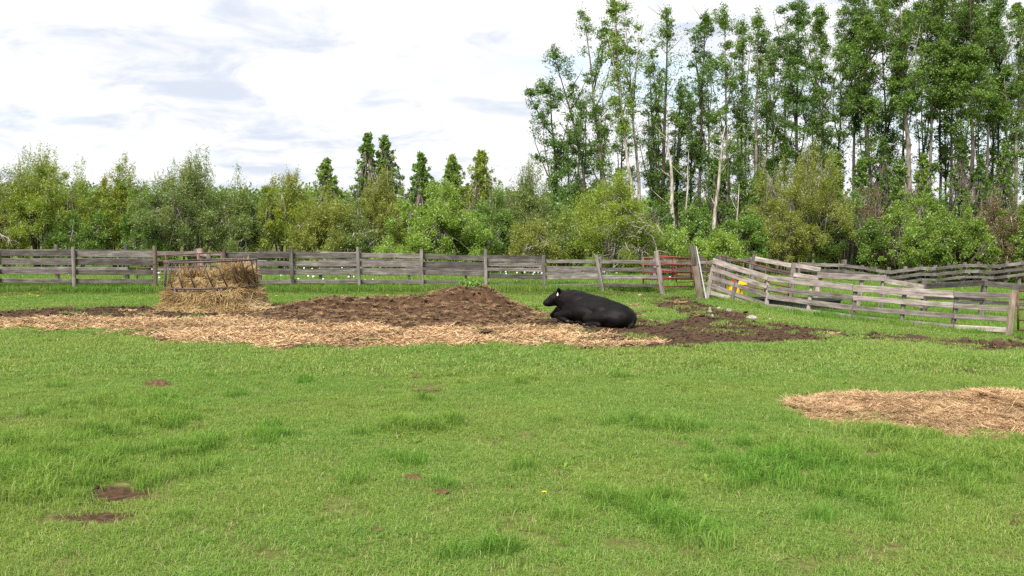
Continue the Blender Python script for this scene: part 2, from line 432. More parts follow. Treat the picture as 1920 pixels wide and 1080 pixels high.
def blades(n, rad, h0, h1, w0, lean, gr, flat=0.0):
    """tapering bent grass blades as triangles"""
    a = gr.uniform(0, 2 * PI, n); r = rad * np.sqrt(gr.random(n))
    bx, by = r * np.cos(a), r * np.sin(a)
    h = gr.uniform(h0, h1, n); d = gr.uniform(0, 2 * PI, n); ln = gr.uniform(0.1, 1, n) * lean * h
    wv = w0 * gr.uniform(0.7, 1.3, n)
    px, py = -np.sin(d) * wv / 2, np.cos(d) * wv / 2
    tw = gr.uniform(-0.9, 0.9, n); px2, py2 = px * np.cos(tw) - py * np.sin(tw), px * np.sin(tw) + py * np.cos(tw)
    z0 = np.full(n, -0.012)
    V = np.stack([np.stack([bx - px, by - py, z0], 1), np.stack([bx + px, by + py, z0], 1),
                  np.stack([bx + np.cos(d) * ln * .35 - px2 * .8, by + np.sin(d) * ln * .35 - py2 * .8, h * .62], 1),
                  np.stack([bx + np.cos(d) * ln * .35 + px2 * .8, by + np.sin(d) * ln * .35 + py2 * .8, h * .62], 1),
                  np.stack([bx + np.cos(d) * ln, by + np.sin(d) * ln, h * (1 - 0.35 * np.minimum(1, ln / h))], 1)], 1).reshape(-1, 3)
    b = np.arange(n) * 5
    F = np.stack([np.stack([b, b + 1, b + 3], 1), np.stack([b, b + 3, b + 2], 1), np.stack([b + 2, b + 3, b + 4], 1)], 1).reshape(-1, 3)
    return V, F, np.repeat(gr.random(n), 3)

def grass_mat():
    m, t, o = newmat('grass_blades')
    f = attr_n(t, 'tint'); hue = attr_n(t, 'hue', 'INSTANCER')
    lush = ramp_n(t, f, [(0.0, (0.0868, 0.2118, 0.0264)), (0.6, (0.1325, 0.2940, 0.0394)), (0.97, (0.1939, 0.3645, 0.0604)), (1.0, (0.3673, 0.3882, 0.1540))])
    short = ramp_n(t, f, [(0.0, (0.1529, 0.2646, 0.0496)), (0.55, (0.2193, 0.3529, 0.0716)), (0.84, (0.2805, 0.4059, 0.1045)), (0.94, (0.4081, 0.4234, 0.1980)), (1.0, (0.4897, 0.4587, 0.2419))])
    c = mix_n(t, math_n(t, 'MULTIPLY', hue, 1.0, True), short, lush)
    geo = nd(t, 'ShaderNodeNewGeometry'); big_ = noise_n(t, geo.outputs['Position'], .33, 4, .6)
    yel = ramp_n(t, big_, [(.42, (0, 0, 0)), (.62, (1, 1, 1))])
    yb = ramp_n(t, f, [(0.0, (0.1944, 0.2660, 0.0524)), (0.55, (0.2855, 0.3712, 0.0787)), (0.85, (0.3523, 0.4201, 0.1113)), (1.0, (0.5100, 0.4760, 0.2356))])
    c = mix_n(t, math_n(t, 'MULTIPLY', yel, .55), c, yb)
    dryb = ramp_n(t, f, [(0.0, (0.0960, 0.1033, 0.0324)), (0.6, (0.1631, 0.1524, 0.0555)), (1.0, (0.2878, 0.2411, 0.1111))])
    c = mix_n(t, math_n(t, 'SUBTRACT', hue, 1.0, True), c, dryb)
    d = nd(t, 'ShaderNodeBsdfDiffuse'); tr = nd(t, 'ShaderNodeBsdfTranslucent')
    t.links.new(c, d.inputs[0]); t.links.new(c, tr.inputs[0])
    mx = nd(t, 'ShaderNodeMixShader'); mx.inputs[0].default_value = 0.45
    t.links.new(d.outputs[0], mx.inputs[1]); t.links.new(tr.outputs[0], mx.inputs[2])
    t.links.new(mx.outputs[0], o.inputs[0])
    return m
M_GRASS = grass_mat()
gr = np.random.default_rng(11)
srcs = []
for i in range(4):      # 0-3 short lawn, fine
    V, F, a = blades(190, 0.18, 0.016, 0.046, 0.0044, 2.4, gr); srcs.append(np_mesh('short_grass', V, F, M_GRASS, False, {'tint': a}))
for i in range(3):      # 4-6 lush tuft
    V, F, a = blades(110, 0.12, 0.06, 0.17, 0.0060, 1.1, gr); srcs.append(np_mesh('tuft', V, F, M_GRASS, False, {'tint': a}))
for i in range(3):      # 7-9 mid-distance short
    V, F, a = blades(140, 0.28, 0.02, 0.055, 0.010, 2.2, gr); srcs.append(np_mesh('mid_grass', V, F, M_GRASS, False, {'tint': a}))
for i in range(3):      # 10-12 tall meadow
    V, F, a = blades(130, 0.32, 0.12, 0.36, 0.014, 0.45, gr); srcs.append(np_mesh('meadow_grass', V, F, M_GRASS, False, {'tint': a}))
for i in range(2):      # 13-14 broad-leaved rosettes of weeds
    n_ = 15; a_ = gr.uniform(0, 2 * PI, n_); L_ = gr.uniform(.05, .11, n_); e_ = gr.uniform(.25, .9, n_)
    dx_, dy_ = np.cos(a_), np.sin(a_); w_ = L_ * .16
    V = np.stack([np.stack([dx_ * .005, dy_ * .005, 0 * a_], 1), np.stack([dx_ * L_ * .55 - dy_ * w_, dy_ * L_ * .55 + dx_ * w_, L_ * e_ * .5], 1), np.stack([dx_ * L_, dy_ * L_, L_ * e_ * .55], 1), np.stack([dx_ * L_ * .55 + dy_ * w_, dy_ * L_ * .55 - dx_ * w_, L_ * e_ * .5], 1)], 1).reshape(-1, 3)
    srcs.append(np_mesh('rosette', V, np.arange(4 * n_).reshape(n_, 4), M_GRASS, False, {'tint': gr.random(n_) * .9}))
GC = source('grass_sources', srcs)

def cand(n_per_m2, y0, y1, margin=1.12, pad=1.2):
    A = 0.514 * margin * (y1 * y1 - y0 * y0) + 2 * pad * (y1 - y0)
    n = int(n_per_m2 * A)
    y = np.sqrt(gr.uniform(y0 * y0, y1 * y1, n))
    x = gr.uniform(-1, 1, n) * (0.514 * margin * y + pad)
    return x, y
P_, R_, S_, V_, T_ = [], [], [], [], []
def put(x, y, s, vid, hue, sink=0.0, hz=None):
    z = gsurf(x, y) - sink; n = len(x)
    P_.append(np.stack([x, y, z], 1)); R_.append(np.stack([gr.normal(0, .08, n), gr.normal(0, .08, n), gr.uniform(0, 2 * PI, n)], 1))
    hz = s if hz is None else hz
    S_.append(np.stack([s, s, hz], 1)); V_.append(vid); T_.append(hue)
TUFTS = [(235, 775, .55, .30), (180, 815, .45, .22), (300, 790, .3, .2), (60, 915, .8, .4), (40, 860, .6, .35), (120, 880, .4, .3), (780, 803, .35, .12), (500, 820, .25, .10), (1500, 880, .75, .30),
         (1430, 890, .35, .2), (1560, 870, .5, .25), (1680, 820, .35, .14), (1860, 860, .8, .35), (1780, 880, .5, .3), (1910, 840, .5, .3), (1240, 800, .3, .12), (1170, 948, .25, .15), (1270, 990, .2, .12), (340, 845, .4, .2), (1600, 910, .4, .25)]
TUFTW = [(gnd(p, q), a, b) for p, q, a, b in TUFTS]
def lushness(x, y):
    l = .8 * sstep(0.14, 0.36, fbm(x * .55, y * .55, 71, 4, 0.6)) * 0.6
    for c_, a, b in TUFTW:
        l = np.maximum(l, 1.25 * np.exp(-(((x - c_.x) / a) ** 2 + ((y - c_.y) / (b * 2.2)) ** 2)))
    return np.clip(l, 0, 1)
# near
x, y = cand(85, 5.2, 14.5)
m, s, d = zones(x, y); L = lushness(x, y)
thin = 0.80 + .8 * fbm(x * 1.1, y * 1.1, 91, 4)
mm = np.maximum(m, .8 * sum(zones(x + a_, y + b_)[0] for a_, b_ in ((.1, 0), (-.1, 0), (0, .1), (0, -.1))) / 4)
keep = (gr.random(len(x)) > np.maximum(mm * 0.97, s * 0.9)) & (gr.random(len(x)) < thin)
x, y, L, m = x[keep], y[keep], L[keep], m[keep]
put(x, y, gr.uniform(.75, 1.25, len(x)), gr.integers(0, 4, len(x)), np.clip(L * .7 + gr.normal(.12, .14, len(x)), 0, 1), 0, gr.uniform(.7, 1.2, len(x)) * (1 + 0.9 * L))
k = gr.random(len(x)) < (0.75 * L ** 1.4 + 0.006)
put(x[k], y[k], gr.uniform(.7, 1.3, k.sum()), gr.integers(4, 7, k.sum()), np.clip(gr.normal(.8, .15, k.sum()), 0, 1))
xr_, yr_ = cand(2.2, 5.2, 14); lr_ = lushness(xr_, yr_); k = gr.random(len(xr_)) < .25 + .75 * lr_; xr_, yr_ = xr_[k], yr_[k]
put(xr_, yr_, gr.uniform(.6, 1.2, k.sum()), gr.integers(13, 15, k.sum()), np.clip(gr.normal(.7, .2, k.sum()), 0, 1))
# middle
x, y = cand(34, 14.5, 36.5)
m, s, d = zones(x, y); L = lushness(x, y)
keep = (gr.random(len(x)) > np.maximum(m * 0.97, s * 0.97))
x, y, L, d = x[keep], y[keep], L[keep], d[keep]
hue = np.clip(L * .6 + gr.normal(.15, .15, len(x)) + 0.35 * sstep(27, 30, y), 0, 1)
hue = np.where(gr.random(len(x)) < d * .8, gr.uniform(1.2, 2.0, len(x)), hue)
put(x, y, gr.uniform(.8, 1.2, len(x)), gr.integers(7, 10, len(x)), hue, 0, gr.uniform(.7, 1.2, len(x)) * (1 + 1.2 * L))
# strip along the fences and the meadow beyond
x, y = cand(9, 32.6, 66)
pen = (x > 6.0) & (y < 62)
keep = ((y > 33.7) | (gr.random(len(x)) < .10)) & ~((x > 4.6) & (x < 6.6) & (y < 35))
x, y = x[keep], y[keep]
put(x, y, gr.uniform(.9, 1.5, len(x)), gr.integers(10, 13, len(x)), np.clip(gr.normal(.55, .2, len(x)), 0, 1), 0, gr.uniform(.5, 1.0, len(x)))
x = gr.uniform(-19, 4.6, 900); y = 33.1 + np.abs(gr.normal(0, .28, 900))
put(x, y, gr.uniform(.5, .9, len(x)), gr.integers(10, 13, len(x)), np.clip(gr.normal(.6, .3, len(x)), 0, 1.5), 0, gr.uniform(.35, .95, len(x)))
# taller grass inside the right-hand pen, along its boards
x = gr.uniform(6.4, 22, 5200); y = gr.uniform(26.6, 38, 5200)
lim = np.interp(x, [6.3, 7.8, 10, 12.2, 13.5, 22], [31.4, 30.3, 28.9, 27.3, 26.7, 26.0])
k = (y > lim - 0.7) & (gr.random(len(x)) < sstep(-.9, .3, y - lim) * .9 + .1)
x, y = x[k], y[k]
put(x, y, gr.uniform(.6, 1.1, len(x)), gr.integers(10, 13, len(x)), np.clip(gr.normal(.7, .18, len(x)), 0, 1), 0, gr.uniform(.35, .8, len(x)))
grass = scatter('grass', np.concatenate(P_), np.concatenate(R_), np.concatenate(S_), np.concatenate(V_), np.concatenate(T_), GC)
tag(grass, 'short green pasture grass with lusher tufts', 'grass')

# straw litter and dung clods on the feeding ground
def strands(n, rad, l0, l1, w0, lift, gr):
    a = gr.uniform(0, 2 * PI, n); r = rad * np.sqrt(gr.random(n)); bx, by = r * np.cos(a), r * np.sin(a)
    L = gr.uniform(l0, l1, n); d = gr.uniform(0, 2 * PI, n); z = gr.uniform(0, lift, n); p = gr.normal(0, .22, n)
    ex, ey, ez = np.cos(d) * L / 2 * np.cos(p), np.sin(d) * L / 2 * np.cos(p), L / 2 * np.sin(p)
    q = gr.uniform(0, PI, n); wx, wy, wz = -np.sin(d) * w0 / 2 * np.cos(q), np.cos(d) * w0 / 2 * np.cos(q), np.sin(q) * w0 / 2
    bow = gr.normal(0, .12, n) * L; ox, oy = -np.sin(d) * bow, np.cos(d) * bow
    pts = []
    for f, k in ((-1, 0), (0, 1), (1, 0)):
        cxx = bx + f * ex + k * ox; cyy = by + f * ey + k * oy; czz = z + f * ez + 0.004
        pts += [np.stack([cxx - wx, cyy - wy, czz - wz], 1), np.stack([cxx + wx, cyy + wy, czz + wz], 1)]
    V = np.stack(pts, 1).reshape(-1, 3); b = np.arange(n) * 6
    F = np.stack([np.stack([b, b + 1, b + 3, b + 2], 1), np.stack([b + 2, b + 3, b + 5, b + 4], 1)], 1).reshape(-1, 4)
    return V, F, np.repeat(gr.random(n), 2)
def straw_mat(name, stops):
    m, t, o = newmat(name)
    f = attr_n(t, 'tint'); hue = attr_n(t, 'hue', 'INSTANCER')
    c = ramp_n(t, f, stops)
    hs = nd(t, 'ShaderNodeHueSaturation'); t.links.new(c, hs.inputs['Color'])
    t.links.new(math_n(t, 'ADD', math_n(t, 'MULTIPLY', hue, 0.5), 0.75), hs.inputs['Value'])
    d = nd(t, 'ShaderNodeBsdfDiffuse'); t.links.new(hs.outputs[0], d.inputs[0]); t.links.new(d.outputs[0], o.inputs[0])
    return m
M_STRAW = straw_mat('straw_litter', [(0.0, (0.1657, 0.0997, 0.0525)), (0.35, (0.3481, 0.2243, 0.1211)), (0.8, (0.4972, 0.3489, 0.2019)), (1.0, (0.5635, 0.4320, 0.2745))])
M_HAY = straw_mat('hay', [(0.0, (0.1860, 0.1163, 0.0524)), (0.4, (0.3838, 0.2617, 0.1163)), (0.8, (0.5815, 0.4187, 0.2093)), (1.0, (0.6978, 0.5466, 0.3023))])
def clod_mesh(seed, mat):
    bm = bmesh.new(); bmesh.ops.create_icosphere(bm, subdivisions=1, radius=1)
    g = random.Random(seed)
    for v in bm.verts: v.co *= g.uniform(.55, 1.3)
    for v in bm.verts: v.co.z *= .6
    me = bpy.data.meshes.new('clod'); bm.to_mesh(me); bm.free(); me.materials.append(mat)
    return me
M_MUCK, t, o = newmat('manure')
co = nd(t, 'ShaderNodeTexCoord'); hue = attr_n(t, 'hue', 'INSTANCER')
n = noise_n(t, co.outputs['Object'], 6, 5, 0.7)
c = ramp_n(t, n, [(0.3, (0.0218, 0.0133, 0.0086)), (0.5, (0.0499, 0.0296, 0.0172)), (0.72, (0.1014, 0.0624, 0.0367))])
hs = nd(t, 'ShaderNodeHueSaturation'); t.links.new(c, hs.inputs['Color']); t.links.new(math_n(t, 'ADD', math_n(t, 'MULTIPLY', hue, 1.0), 0.6), hs.inputs['Value'])
princ(t, o, hs.outputs[0], 0.9, n, 0.6, 0.02, spec=0.2)
ss = []
for i in range(4):
    V, F, a = strands(70, 0.22, 0.06, 0.28, 0.009, 0.035, gr); ss.append(np_mesh('straw', V, F, M_STRAW, False, {'tint': a}))
for i in range(4): ss.append(clod_mesh(i, M_MUCK))
SC = source('litter_sources', ss)
STRAWC = source('straw_sources', ss[:4]); CLODC = source('clod_sources', ss[4:])

def area_pts(n, P, pad=0.6):
    lo, hi = P.min(0) - pad, P.max(0) + pad
    return gr.uniform(lo[0], hi[0], n), gr.uniform(lo[1], hi[1], n)
x, y = area_pts(15000, Z_STRAW)
m, s, d = zones(x, y); patch = sstep(-.22, .12, fbm(x * .8, y * 1.3, 55, 4, .6))
k = (gr.random(len(x)) < s * (.25 + .75 * patch)) & (np.abs(x) < .56 * y + 1)
x, y, pt = x[k], y[k], patch[k]; n = len(x)
x2, y2 = area_pts(5000, Z_MUCK); m2, s2, _ = zones(x2, y2); k = (gr.random(len(x2)) < m2 * .015); x2, y2 = x2[k], y2[k]
x = np.concatenate([x, x2]); y = np.concatenate([y, y2]); n = len(x); pt = np.concatenate([pt, np.full(len(x2), .1)])
sc_ = gr.uniform(.7, 1.2, n)
litter = scatter('straw_litter', np.stack([x, y, gsurf(x, y)], 1), np.stack([gr.normal(0, .12, n), gr.normal(0, .12, n), gr.uniform(0, 6.28, n)], 1),
                 np.stack([sc_, sc_, sc_], 1), gr.integers(0, 4, n), np.clip(pt * .9 + gr.normal(0, .15, n), 0, 1), STRAWC)
tag(litter, 'pale tan straw strewn along the front of the muck', 'straw')
x, y = area_pts(26000, Z_MUCK)
m, s, d = zones(x, y)
k = (gr.random(len(x)) < m * (1 - .5 * s)) & (np.abs(x) < .56 * y + 1)
x, y = x[k], y[k]; n = len(x)
xb = gr.uniform(-7, 8, 2500); yb = np.sqrt(gr.uniform(30, 400, 2500)); mb = zones(xb, yb)[0]; kb = gr.random(2500) < mb * .5
x3 = gr.uniform(11, 17, 1500); y3 = gr.uniform(22, 27, 1500); k3 = gr.random(1500) < zones(x3, y3)[0]
xn = gr.uniform(-7, 7, 700); yn = np.sqrt(gr.uniform(36, 500, 700))
sz = np.concatenate([np.exp(gr.normal(-3.75, .42, n)), np.exp(gr.normal(-4.0, .4, kb.sum())), np.exp(gr.normal(-3.6, .5, k3.sum())), np.exp(gr.normal(-4.1, .35, 700))])
x = np.concatenate([x, xb[kb], x3[k3], xn]); y = np.concatenate([y, yb[kb], y3[k3], yn]); n = len(x)
clods = scatter('dung_clods', np.stack([x, y, gsurf(x, y) + sz * .25], 1), gr.uniform(0, 6.28, (n, 3)) * np.array([.1, .1, 1]), np.stack([sz * 1.3, sz, sz], 1), gr.integers(0, 4, n), gr.random(n), CLODC)
tag(clods, 'dark crumbs of dung and soil on the churned ground', 'dung')
# stray dry stems lying in the lawn
x, y = cand(.28, 5.6, 20); n = len(x); sc_ = gr.uniform(.2, .42, n)
V, F, a = strands(5, 0.25, 0.2, 0.6, 0.005, 0.03, gr); st = [np_mesh('stems', V, F, M_STRAW, False, {'tint': a})]
V, F, a = strands(4, 0.3, 0.15, 0.5, 0.005, 0.03, gr); st.append(np_mesh('stems', V, F, M_STRAW, False, {'tint': a}))
stems = scatter('dry_stems', np.stack([x, y, gsurf(x, y) + .025], 1), np.stack([0 * x, 0 * x, gr.uniform(0, 6.28, n)], 1), np.stack([sc_, sc_, sc_], 1), gr.integers(0, 2, n), gr.random(n), source('stem_sources', st))
tag(stems, 'stray dry stems lying in the lawn', 'straw')
# white seed heads of the dandelions in the meadow
V = []; F = []
def puff_mesh(col, r, name, h):
    m, t, o = newmat(name); princ(t, o, col, 0.9, spec=0.1)
    bm = bmesh.new(); bmesh.ops.create_icosphere(bm, subdivisions=1, radius=r, matrix=Matrix.Translation((0, 0, h)))
    bmesh.ops.create_cone(bm, segments=3, radius1=.004, radius2=.003, depth=h, matrix=Matrix.Translation((0, 0, h / 2)))
    me = bpy.data.meshes.new(name); bm.to_mesh(me); bm.free(); me.materials.append(m); return me
PUFF = source('seed_heads', [puff_mesh((.75, .75, .72), .038, 'white_seed_head', .34)])
xs, ys = cand(4.5, 35.5, 46); cl = sstep(.0, .22, fbm(xs * .35, ys * .5, 77, 4)); k = (gr.random(len(xs)) < cl) & (xs < 6); xs, ys = xs[k], ys[k]; n = len(xs)
s1 = gr.uniform(.7, 1.3, n)
puffs = scatter('dandelion_seed_heads', np.stack([xs, ys, gsurf(xs, ys)], 1), np.zeros((n, 3)), np.stack([s1, s1, gr.uniform(.7, 1.3, n)], 1), np.zeros(n), np.zeros(n), PUFF)
tag(puffs, 'white dandelion seed heads dotting the meadow behind the fence', 'flowers')
# ------------------------------------------------------------------ timber and pipe members
def member(name, p0, p1, wide, thick, face, mat, parent, base, segs=4, warp=0.012, seed=0, round_=False, taper=1.0):
    """a board or post from p0 to p1: local x runs along it, 'face' is the way its broad side looks"""
    g = random.Random(seed)
    p0, p1 = Vector(p0), Vector(p1)
    L = (p1 - p0).length; ax = (p1 - p0).normalized()
    fc = (Vector(face) - ax * Vector(face).dot(ax)).normalized(); up = fc.cross(ax).normalized()
    V, F = [], []
    if round_:
        prof = [(math.cos(a) * wide / 2, math.sin(a) * thick / 2) for a in [k * PI / 4 + .2 for k in range(8)]]
    else:
        b = min(thick, wide) * 0.16
        hw, ht = wide / 2, thick / 2
        prof = [(-hw + b, -ht), (hw - b, -ht), (hw, -ht + b), (hw, ht - b), (hw - b, ht), (-hw + b, ht), (-hw, ht - b), (-hw, -ht + b)]
    ou = ot = 0
    for i in range(segs + 1):
        f = i / segs; k = 1 + (taper - 1) * f
        if 0 < i < segs: ou, ot = g.uniform(-warp, warp), g.uniform(-warp, warp)
        else: ou, ot = g.uniform(-warp, warp) * .4, 0
        kw = k * (1 + g.uniform(-.05, .05))
        for (u, v) in prof:
            V.append((f * L + (g.uniform(-.012, .012) if i in (0, segs) else 0), v * k + ot, u * kw + ou))
    n = len(prof)
    for i in range(segs):
        for j in range(n):
            a = i * n + j; b2 = i * n + (j + 1) % n
            F.append((a, b2, b2 + n, a + n))
    F.append(tuple(range(n - 1, -1, -1))); F.append(tuple(range(segs * n, segs * n + n)))
    me = bpy.data.meshes.new(name); me.from_pydata(V, [], F); me.update(); me.materials.append(mat)
    o = bpy.data.objects.new(name, me); link(o, parent)
    m = Matrix((ax, -fc, up)).transposed().to_4x4(); m.translation = p0 - Vector(base)
    o.matrix_local = m
    return o
def tube_geo(pts, rad, sides=6):
    pts = [Vector(p) for p in pts]; n = len(pts)
    if isinstance(rad, (int, float)): rad = [rad] * n
    V, F = [], []
    ref = None
    for i, p in enumerate(pts):
        d = (pts[min(i + 1, n - 1)] - pts[max(i - 1, 0)]).normalized()
        if ref is None: ref = d.orthogonal().normalized()
        ref = (ref - d * ref.dot(d)).normalized(); bi = d.cross(ref)
        for k in range(sides):
            a = 2 * PI * k / sides
            V.append(p + (ref * math.cos(a) + bi * math.sin(a)) * rad[i])
    for i in range(n - 1):
        for k in range(sides):
            a = i * sides + k; b = i * sides + (k + 1) % sides
            F.append((a, b, b + sides, a + sides))
    F.append(tuple(range(sides - 1, -1, -1))); F.append(tuple((n - 1) * sides + k for k in range(sides)))
    return V, F
def pipe(name, pts, rad, mat, parent, base, sides=8):
    V, F = tube_geo(pts, rad, sides)
    me = bpy.data.meshes.new(name); me.from_pydata([v - Vector(base) for v in V], [], F); me.update(); me.materials.append(mat)
    me.polygons.foreach_set('use_smooth', [True] * len(me.polygons))
    return ob(name, me, parent)
sd = [0]
def nseed():
    sd[0] += 1; return sd[0]
def ztop(px, py, Y): return at(px, py, Y)
FRONT = (0, -1, 0)
def board(par, base, a, b, mat, Ya, Yb, thick=.045, name='plank', dy=0.0, segs=4, face=FRONT):
    """a = (px, top_py, bottom_py) at one end, b the same at the other"""
    a0, a1 = at(a[0], a[1], Ya + dy), at(a[0], a[2], Ya + dy); b0, b1 = at(b[0], b[1], Yb + dy), at(b[0], b[2], Yb + dy)
    wd = ((a0 - a1).length + (b0 - b1).length) / 2
    return member(name, (a0 + a1) / 2, (b0 + b1) / 2, wd, thick, face, mat, par, base, segs, .008, nseed())
def post(par, base, top, bot_px, Y, wide, mat, thick=None, name='post', round_=False, bury=.25, Yb=None):
    """top = (px, py); the foot stands at px bot_px on the ground"""
    p1 = at(top[0], top[1], Y); Yb = Yb or Y
    f = on_ground(bot_px, Yb); d = (p1 - f).normalized(); p0 = f - d * bury
    return member(name, p0, p1, wide, thick or wide, FRONT, mat, par, base, 3, .012, nseed(), round_, .92)

# ---------------- back fence of the paddock
YL = 33.2
def Yf(px): return float(np.interp(px, [-260, 0, 1020, 1130, 1240], [33.0, 33.2, 33.6, 33.0, 32.2]))
base = on_ground(600, YL)
bf = empty('plank_fence', base, 'long weathered grey four-rail plank fence running across the back of the paddock', 'fence')
PT = [(-150, 463, -150), (-8, 464, -8), (137, 463, 136), (290, 461, 288), (420, 468, 421), (546, 464, 547), (671, 463, 672), (790, 467, 791), (910, 468, 911), (1019, 479, 1020), (1118, 478, 1131), (1230, 471, 1244)]
for i, (px, py, bx) in enumerate(PT):
    m = M_POST if i in (3,) else (M_PALE if i == 11 else M_OLD)
    post(bf, base, (px, py), bx, Yf(px) - .10, .15 if i in (3, 11) else .115, m, round_=(i == 3))
RL = {  # rails by bay: (top, bottom) at left and right post, for four boards
    0: [((470, 481), (470, 481)), ((485, 497), (485, 497)), ((505, 514), (505, 514)), ((522, 531), (522, 531))],
    1: [((469, 480), (470, 481)), ((484, 496), (485, 497)), ((505, 514), (505, 514)), ((522, 530), (523, 531))],
    2: [((470, 481), (472, 483)), ((485, 497), (487, 498)), ((505, 515), (506, 515)), ((523, 531), (523, 532))],
    4: [((473, 484), (475, 484)), ((489, 499), (490, 499)), ((506, 515), (507, 515)), ((525, 532), (525, 532))],
    5: [((474, 484), (474, 485)), ((490, 499), (489, 500)), ((507, 515), (507, 515)), ((524, 531), (523, 531))],
    6: [((474, 483), (476, 484)), ((489, 500), (490, 501)), ((504, 515), (506, 516)), ((524, 532), (525, 532))],
    7: [((476, 485), (480, 490)), ((491, 501), (495, 506)), ((506, 515), (508, 518)), ((525, 532), (528, 536))],
    8: [((485, 491), (486, 492)), ((492, 499), (493, 500)), ((513, 521), (515, 524)), ((530, 537), (532, 539))],
    9: [((486, 493), (488, 494)), ((499, 510), (500, 511)), ((516, 524), (516, 524)), ((532, 539), (532, 538))],
    10: [((487, 494), (488, 495)), ((502, 509), (502, 509)), ((516, 523), (516, 523)), ((531, 537), (532, 538))]}
for bay, rails in RL.items():
    xa = np.interp(0, [0, 1], [PT[bay][0], 0]); xb = PT[bay + 1][0]
    for (l, r) in rails:
        lean = lambda i, y: PT[i][0] + (PT[i][2] - PT[i][0]) * (y - PT[i][1]) / 75.0
        board(bf, base, (lean(bay, l[0]) + random.uniform(-1, 2), *l), (lean(bay + 1, r[0]) + random.uniform(-2, 1), *r), M_OLD, Yf(PT[bay][0]), Yf(xb), dy=random.uniform(.0, .02))
# wire bands on the posts
for (px, py, i) in ((289, 495, 3), (1232, 498, 11)):
    c_ = at(px, py, Yf(px) - .10); pts = [c_ + Vector((math.cos(a) * .088, math.sin(a) * .088, .006 * math.sin(3 * a))) for a in np.linspace(0, 2 * PI, 14)]
    pipe('wire_band', pts, .008, M_RUST, bf, base, 5)

# ---------------- second fence behind it
base = on_ground(600, 36.6)
rf = empty('rear_plank_fence', base, 'second plank fence with staggered darker boards just behind the long fence', 'fence')
for (px, py, bx, wd) in ((-90, 460, -90, .14), (105, 459, 105, .14), (236, 459, 236, .14), (366, 467, 366, .12), (486, 467, 486, .12), (600, 476, 600, .10), (654, 478, 654, .1), (766, 484, 766, .10), (873, 484, 873, .10), (980, 478, 980, .1), (1127, 480, 1128, .12), (1222, 487, 1223, .12)):
    post(rf, base, (px, py), bx, 36.5, wd, M_OLD)
for (a, b) in (((-160, 468, 473), (106, 468, 472)), ((-160, 484, 487), (236, 484, 488)), ((105, 467, 471), (290, 469, 473)), ((-160, 500, 505), (240, 501, 506)), ((236, 484, 488), (300, 485, 489)),
               ((286, 471, 479), (372, 471, 481)), ((286, 502, 507), (430, 503, 508)), ((372, 474, 480), (486, 473, 479)), ((372, 487, 492), (500, 488, 493)),
               ((400, 503, 508), (600, 504, 509)), ((486, 471, 474), (604, 472, 475)),
               ((600, 472, 476), (668, 473, 477)), ((598, 487, 491), (670, 487, 491)), ((600, 502, 506), (766, 503, 508)), ((650, 485, 490), (790, 486, 491)), ((760, 501, 506), (912, 503, 508)),
               ((790, 478, 482), (912, 479, 485)), ((766, 489, 494), (912, 492, 498)), ((900, 478, 484), (1020, 480, 486)), ((905, 492, 498), (1020, 496, 502)), ((905, 502, 508), (1020, 503, 510)),
               ((1018, 502, 507), (1130, 503, 508)), ((1018, 510, 515), (1128, 511, 516)), ((1127, 489, 493), (1226, 490, 494)), ((1127, 503, 506), (1226, 504, 507))):
    board(rf, base, a, b, M_OLD, 36.3, 36.3, thick=.04)

# ---------------- gates
def gate(name, label, mat, Ya, Yb, xa, xb, hor, ver, r, mats=None):
    """hor: (py at xa, py at xb) for each pipe, ver: fractions for the uprights"""
    f = lambda px, py, q: at(px, py, Ya + (Yb - Ya) * q)
    base = on_ground(xa, Ya)
    g = empty(name, base, label, 'gate')
    for i, (l, r_) in enumerate(hor):
        pipe('rail', [f(xa, l, 0), f(xb, r_, 1)], r, mats[i] if mats else mat, g, base)
    for q in ver:
        px = xa + (xb - xa) * q; y0 = hor[0][0] + (hor[0][1] - hor[0][0]) * q; y1 = hor[-1][0] + (hor[-1][1] - hor[-1][0]) * q
        pipe('upright', [f(px, y0, q), f(px, y1, q)], r * 1.1, mat, g, base)
    return g, base
gate('rusty_pipe_gate', 'rusty brown pipe gate behind the round hay feeder', M_RUST, 34.9, 34.2, 257, 416, [(481, 473.5), (491, 486.5), (503, 498), (515, 510), (528, 526), (541, 539)], (0, .34, .73, 1), .024)
post_g = on_ground(377, 34.8)
gp = empty('broken_gate_post', post_g, 'broad stubby grey post with nailed board behind the hay feeder', 'post')
post(gp, post_g, (375, 466), 376, 34.9, .22, M_POST)
post(gp, post_g, (391, 474), 391, 34.95, .13, M_PALE)
board(gp, post_g, (368, 472, 478), (388, 476, 482), M_PALE, 34.72, 34.72, name='board')
g1, b1 = gate('red_pipe_gate', 'faded red pipe gate standing open between the two leaning posts', M_RED, 32.4, 34.4, 1233, 1296, [(480.5, 484), (493.5, 498), (507, 511), (520, 522.5)], (0.0, .45, 1), .027, None)
g2, b2 = gate('maroon_pipe_gate', 'dull maroon pipe gate hung behind the red gate', M_MAROON, 32.9, 34.6, 1206, 1302, [(483, 485), (496, 498.5), (510, 512), (523, 523.5), (537.5, 537)], (0, 1), .022)
for px in (1250, 1252): pass
g3, b3 = gate('rusty_end_gate', 'narrow rusty gate panel right of the red gate', M_RUST, 35.2, 34.6, 1268, 1325, [(491, 486), (504, 502), (516, 514), (529, 527)], (0, .65, 1), .022)
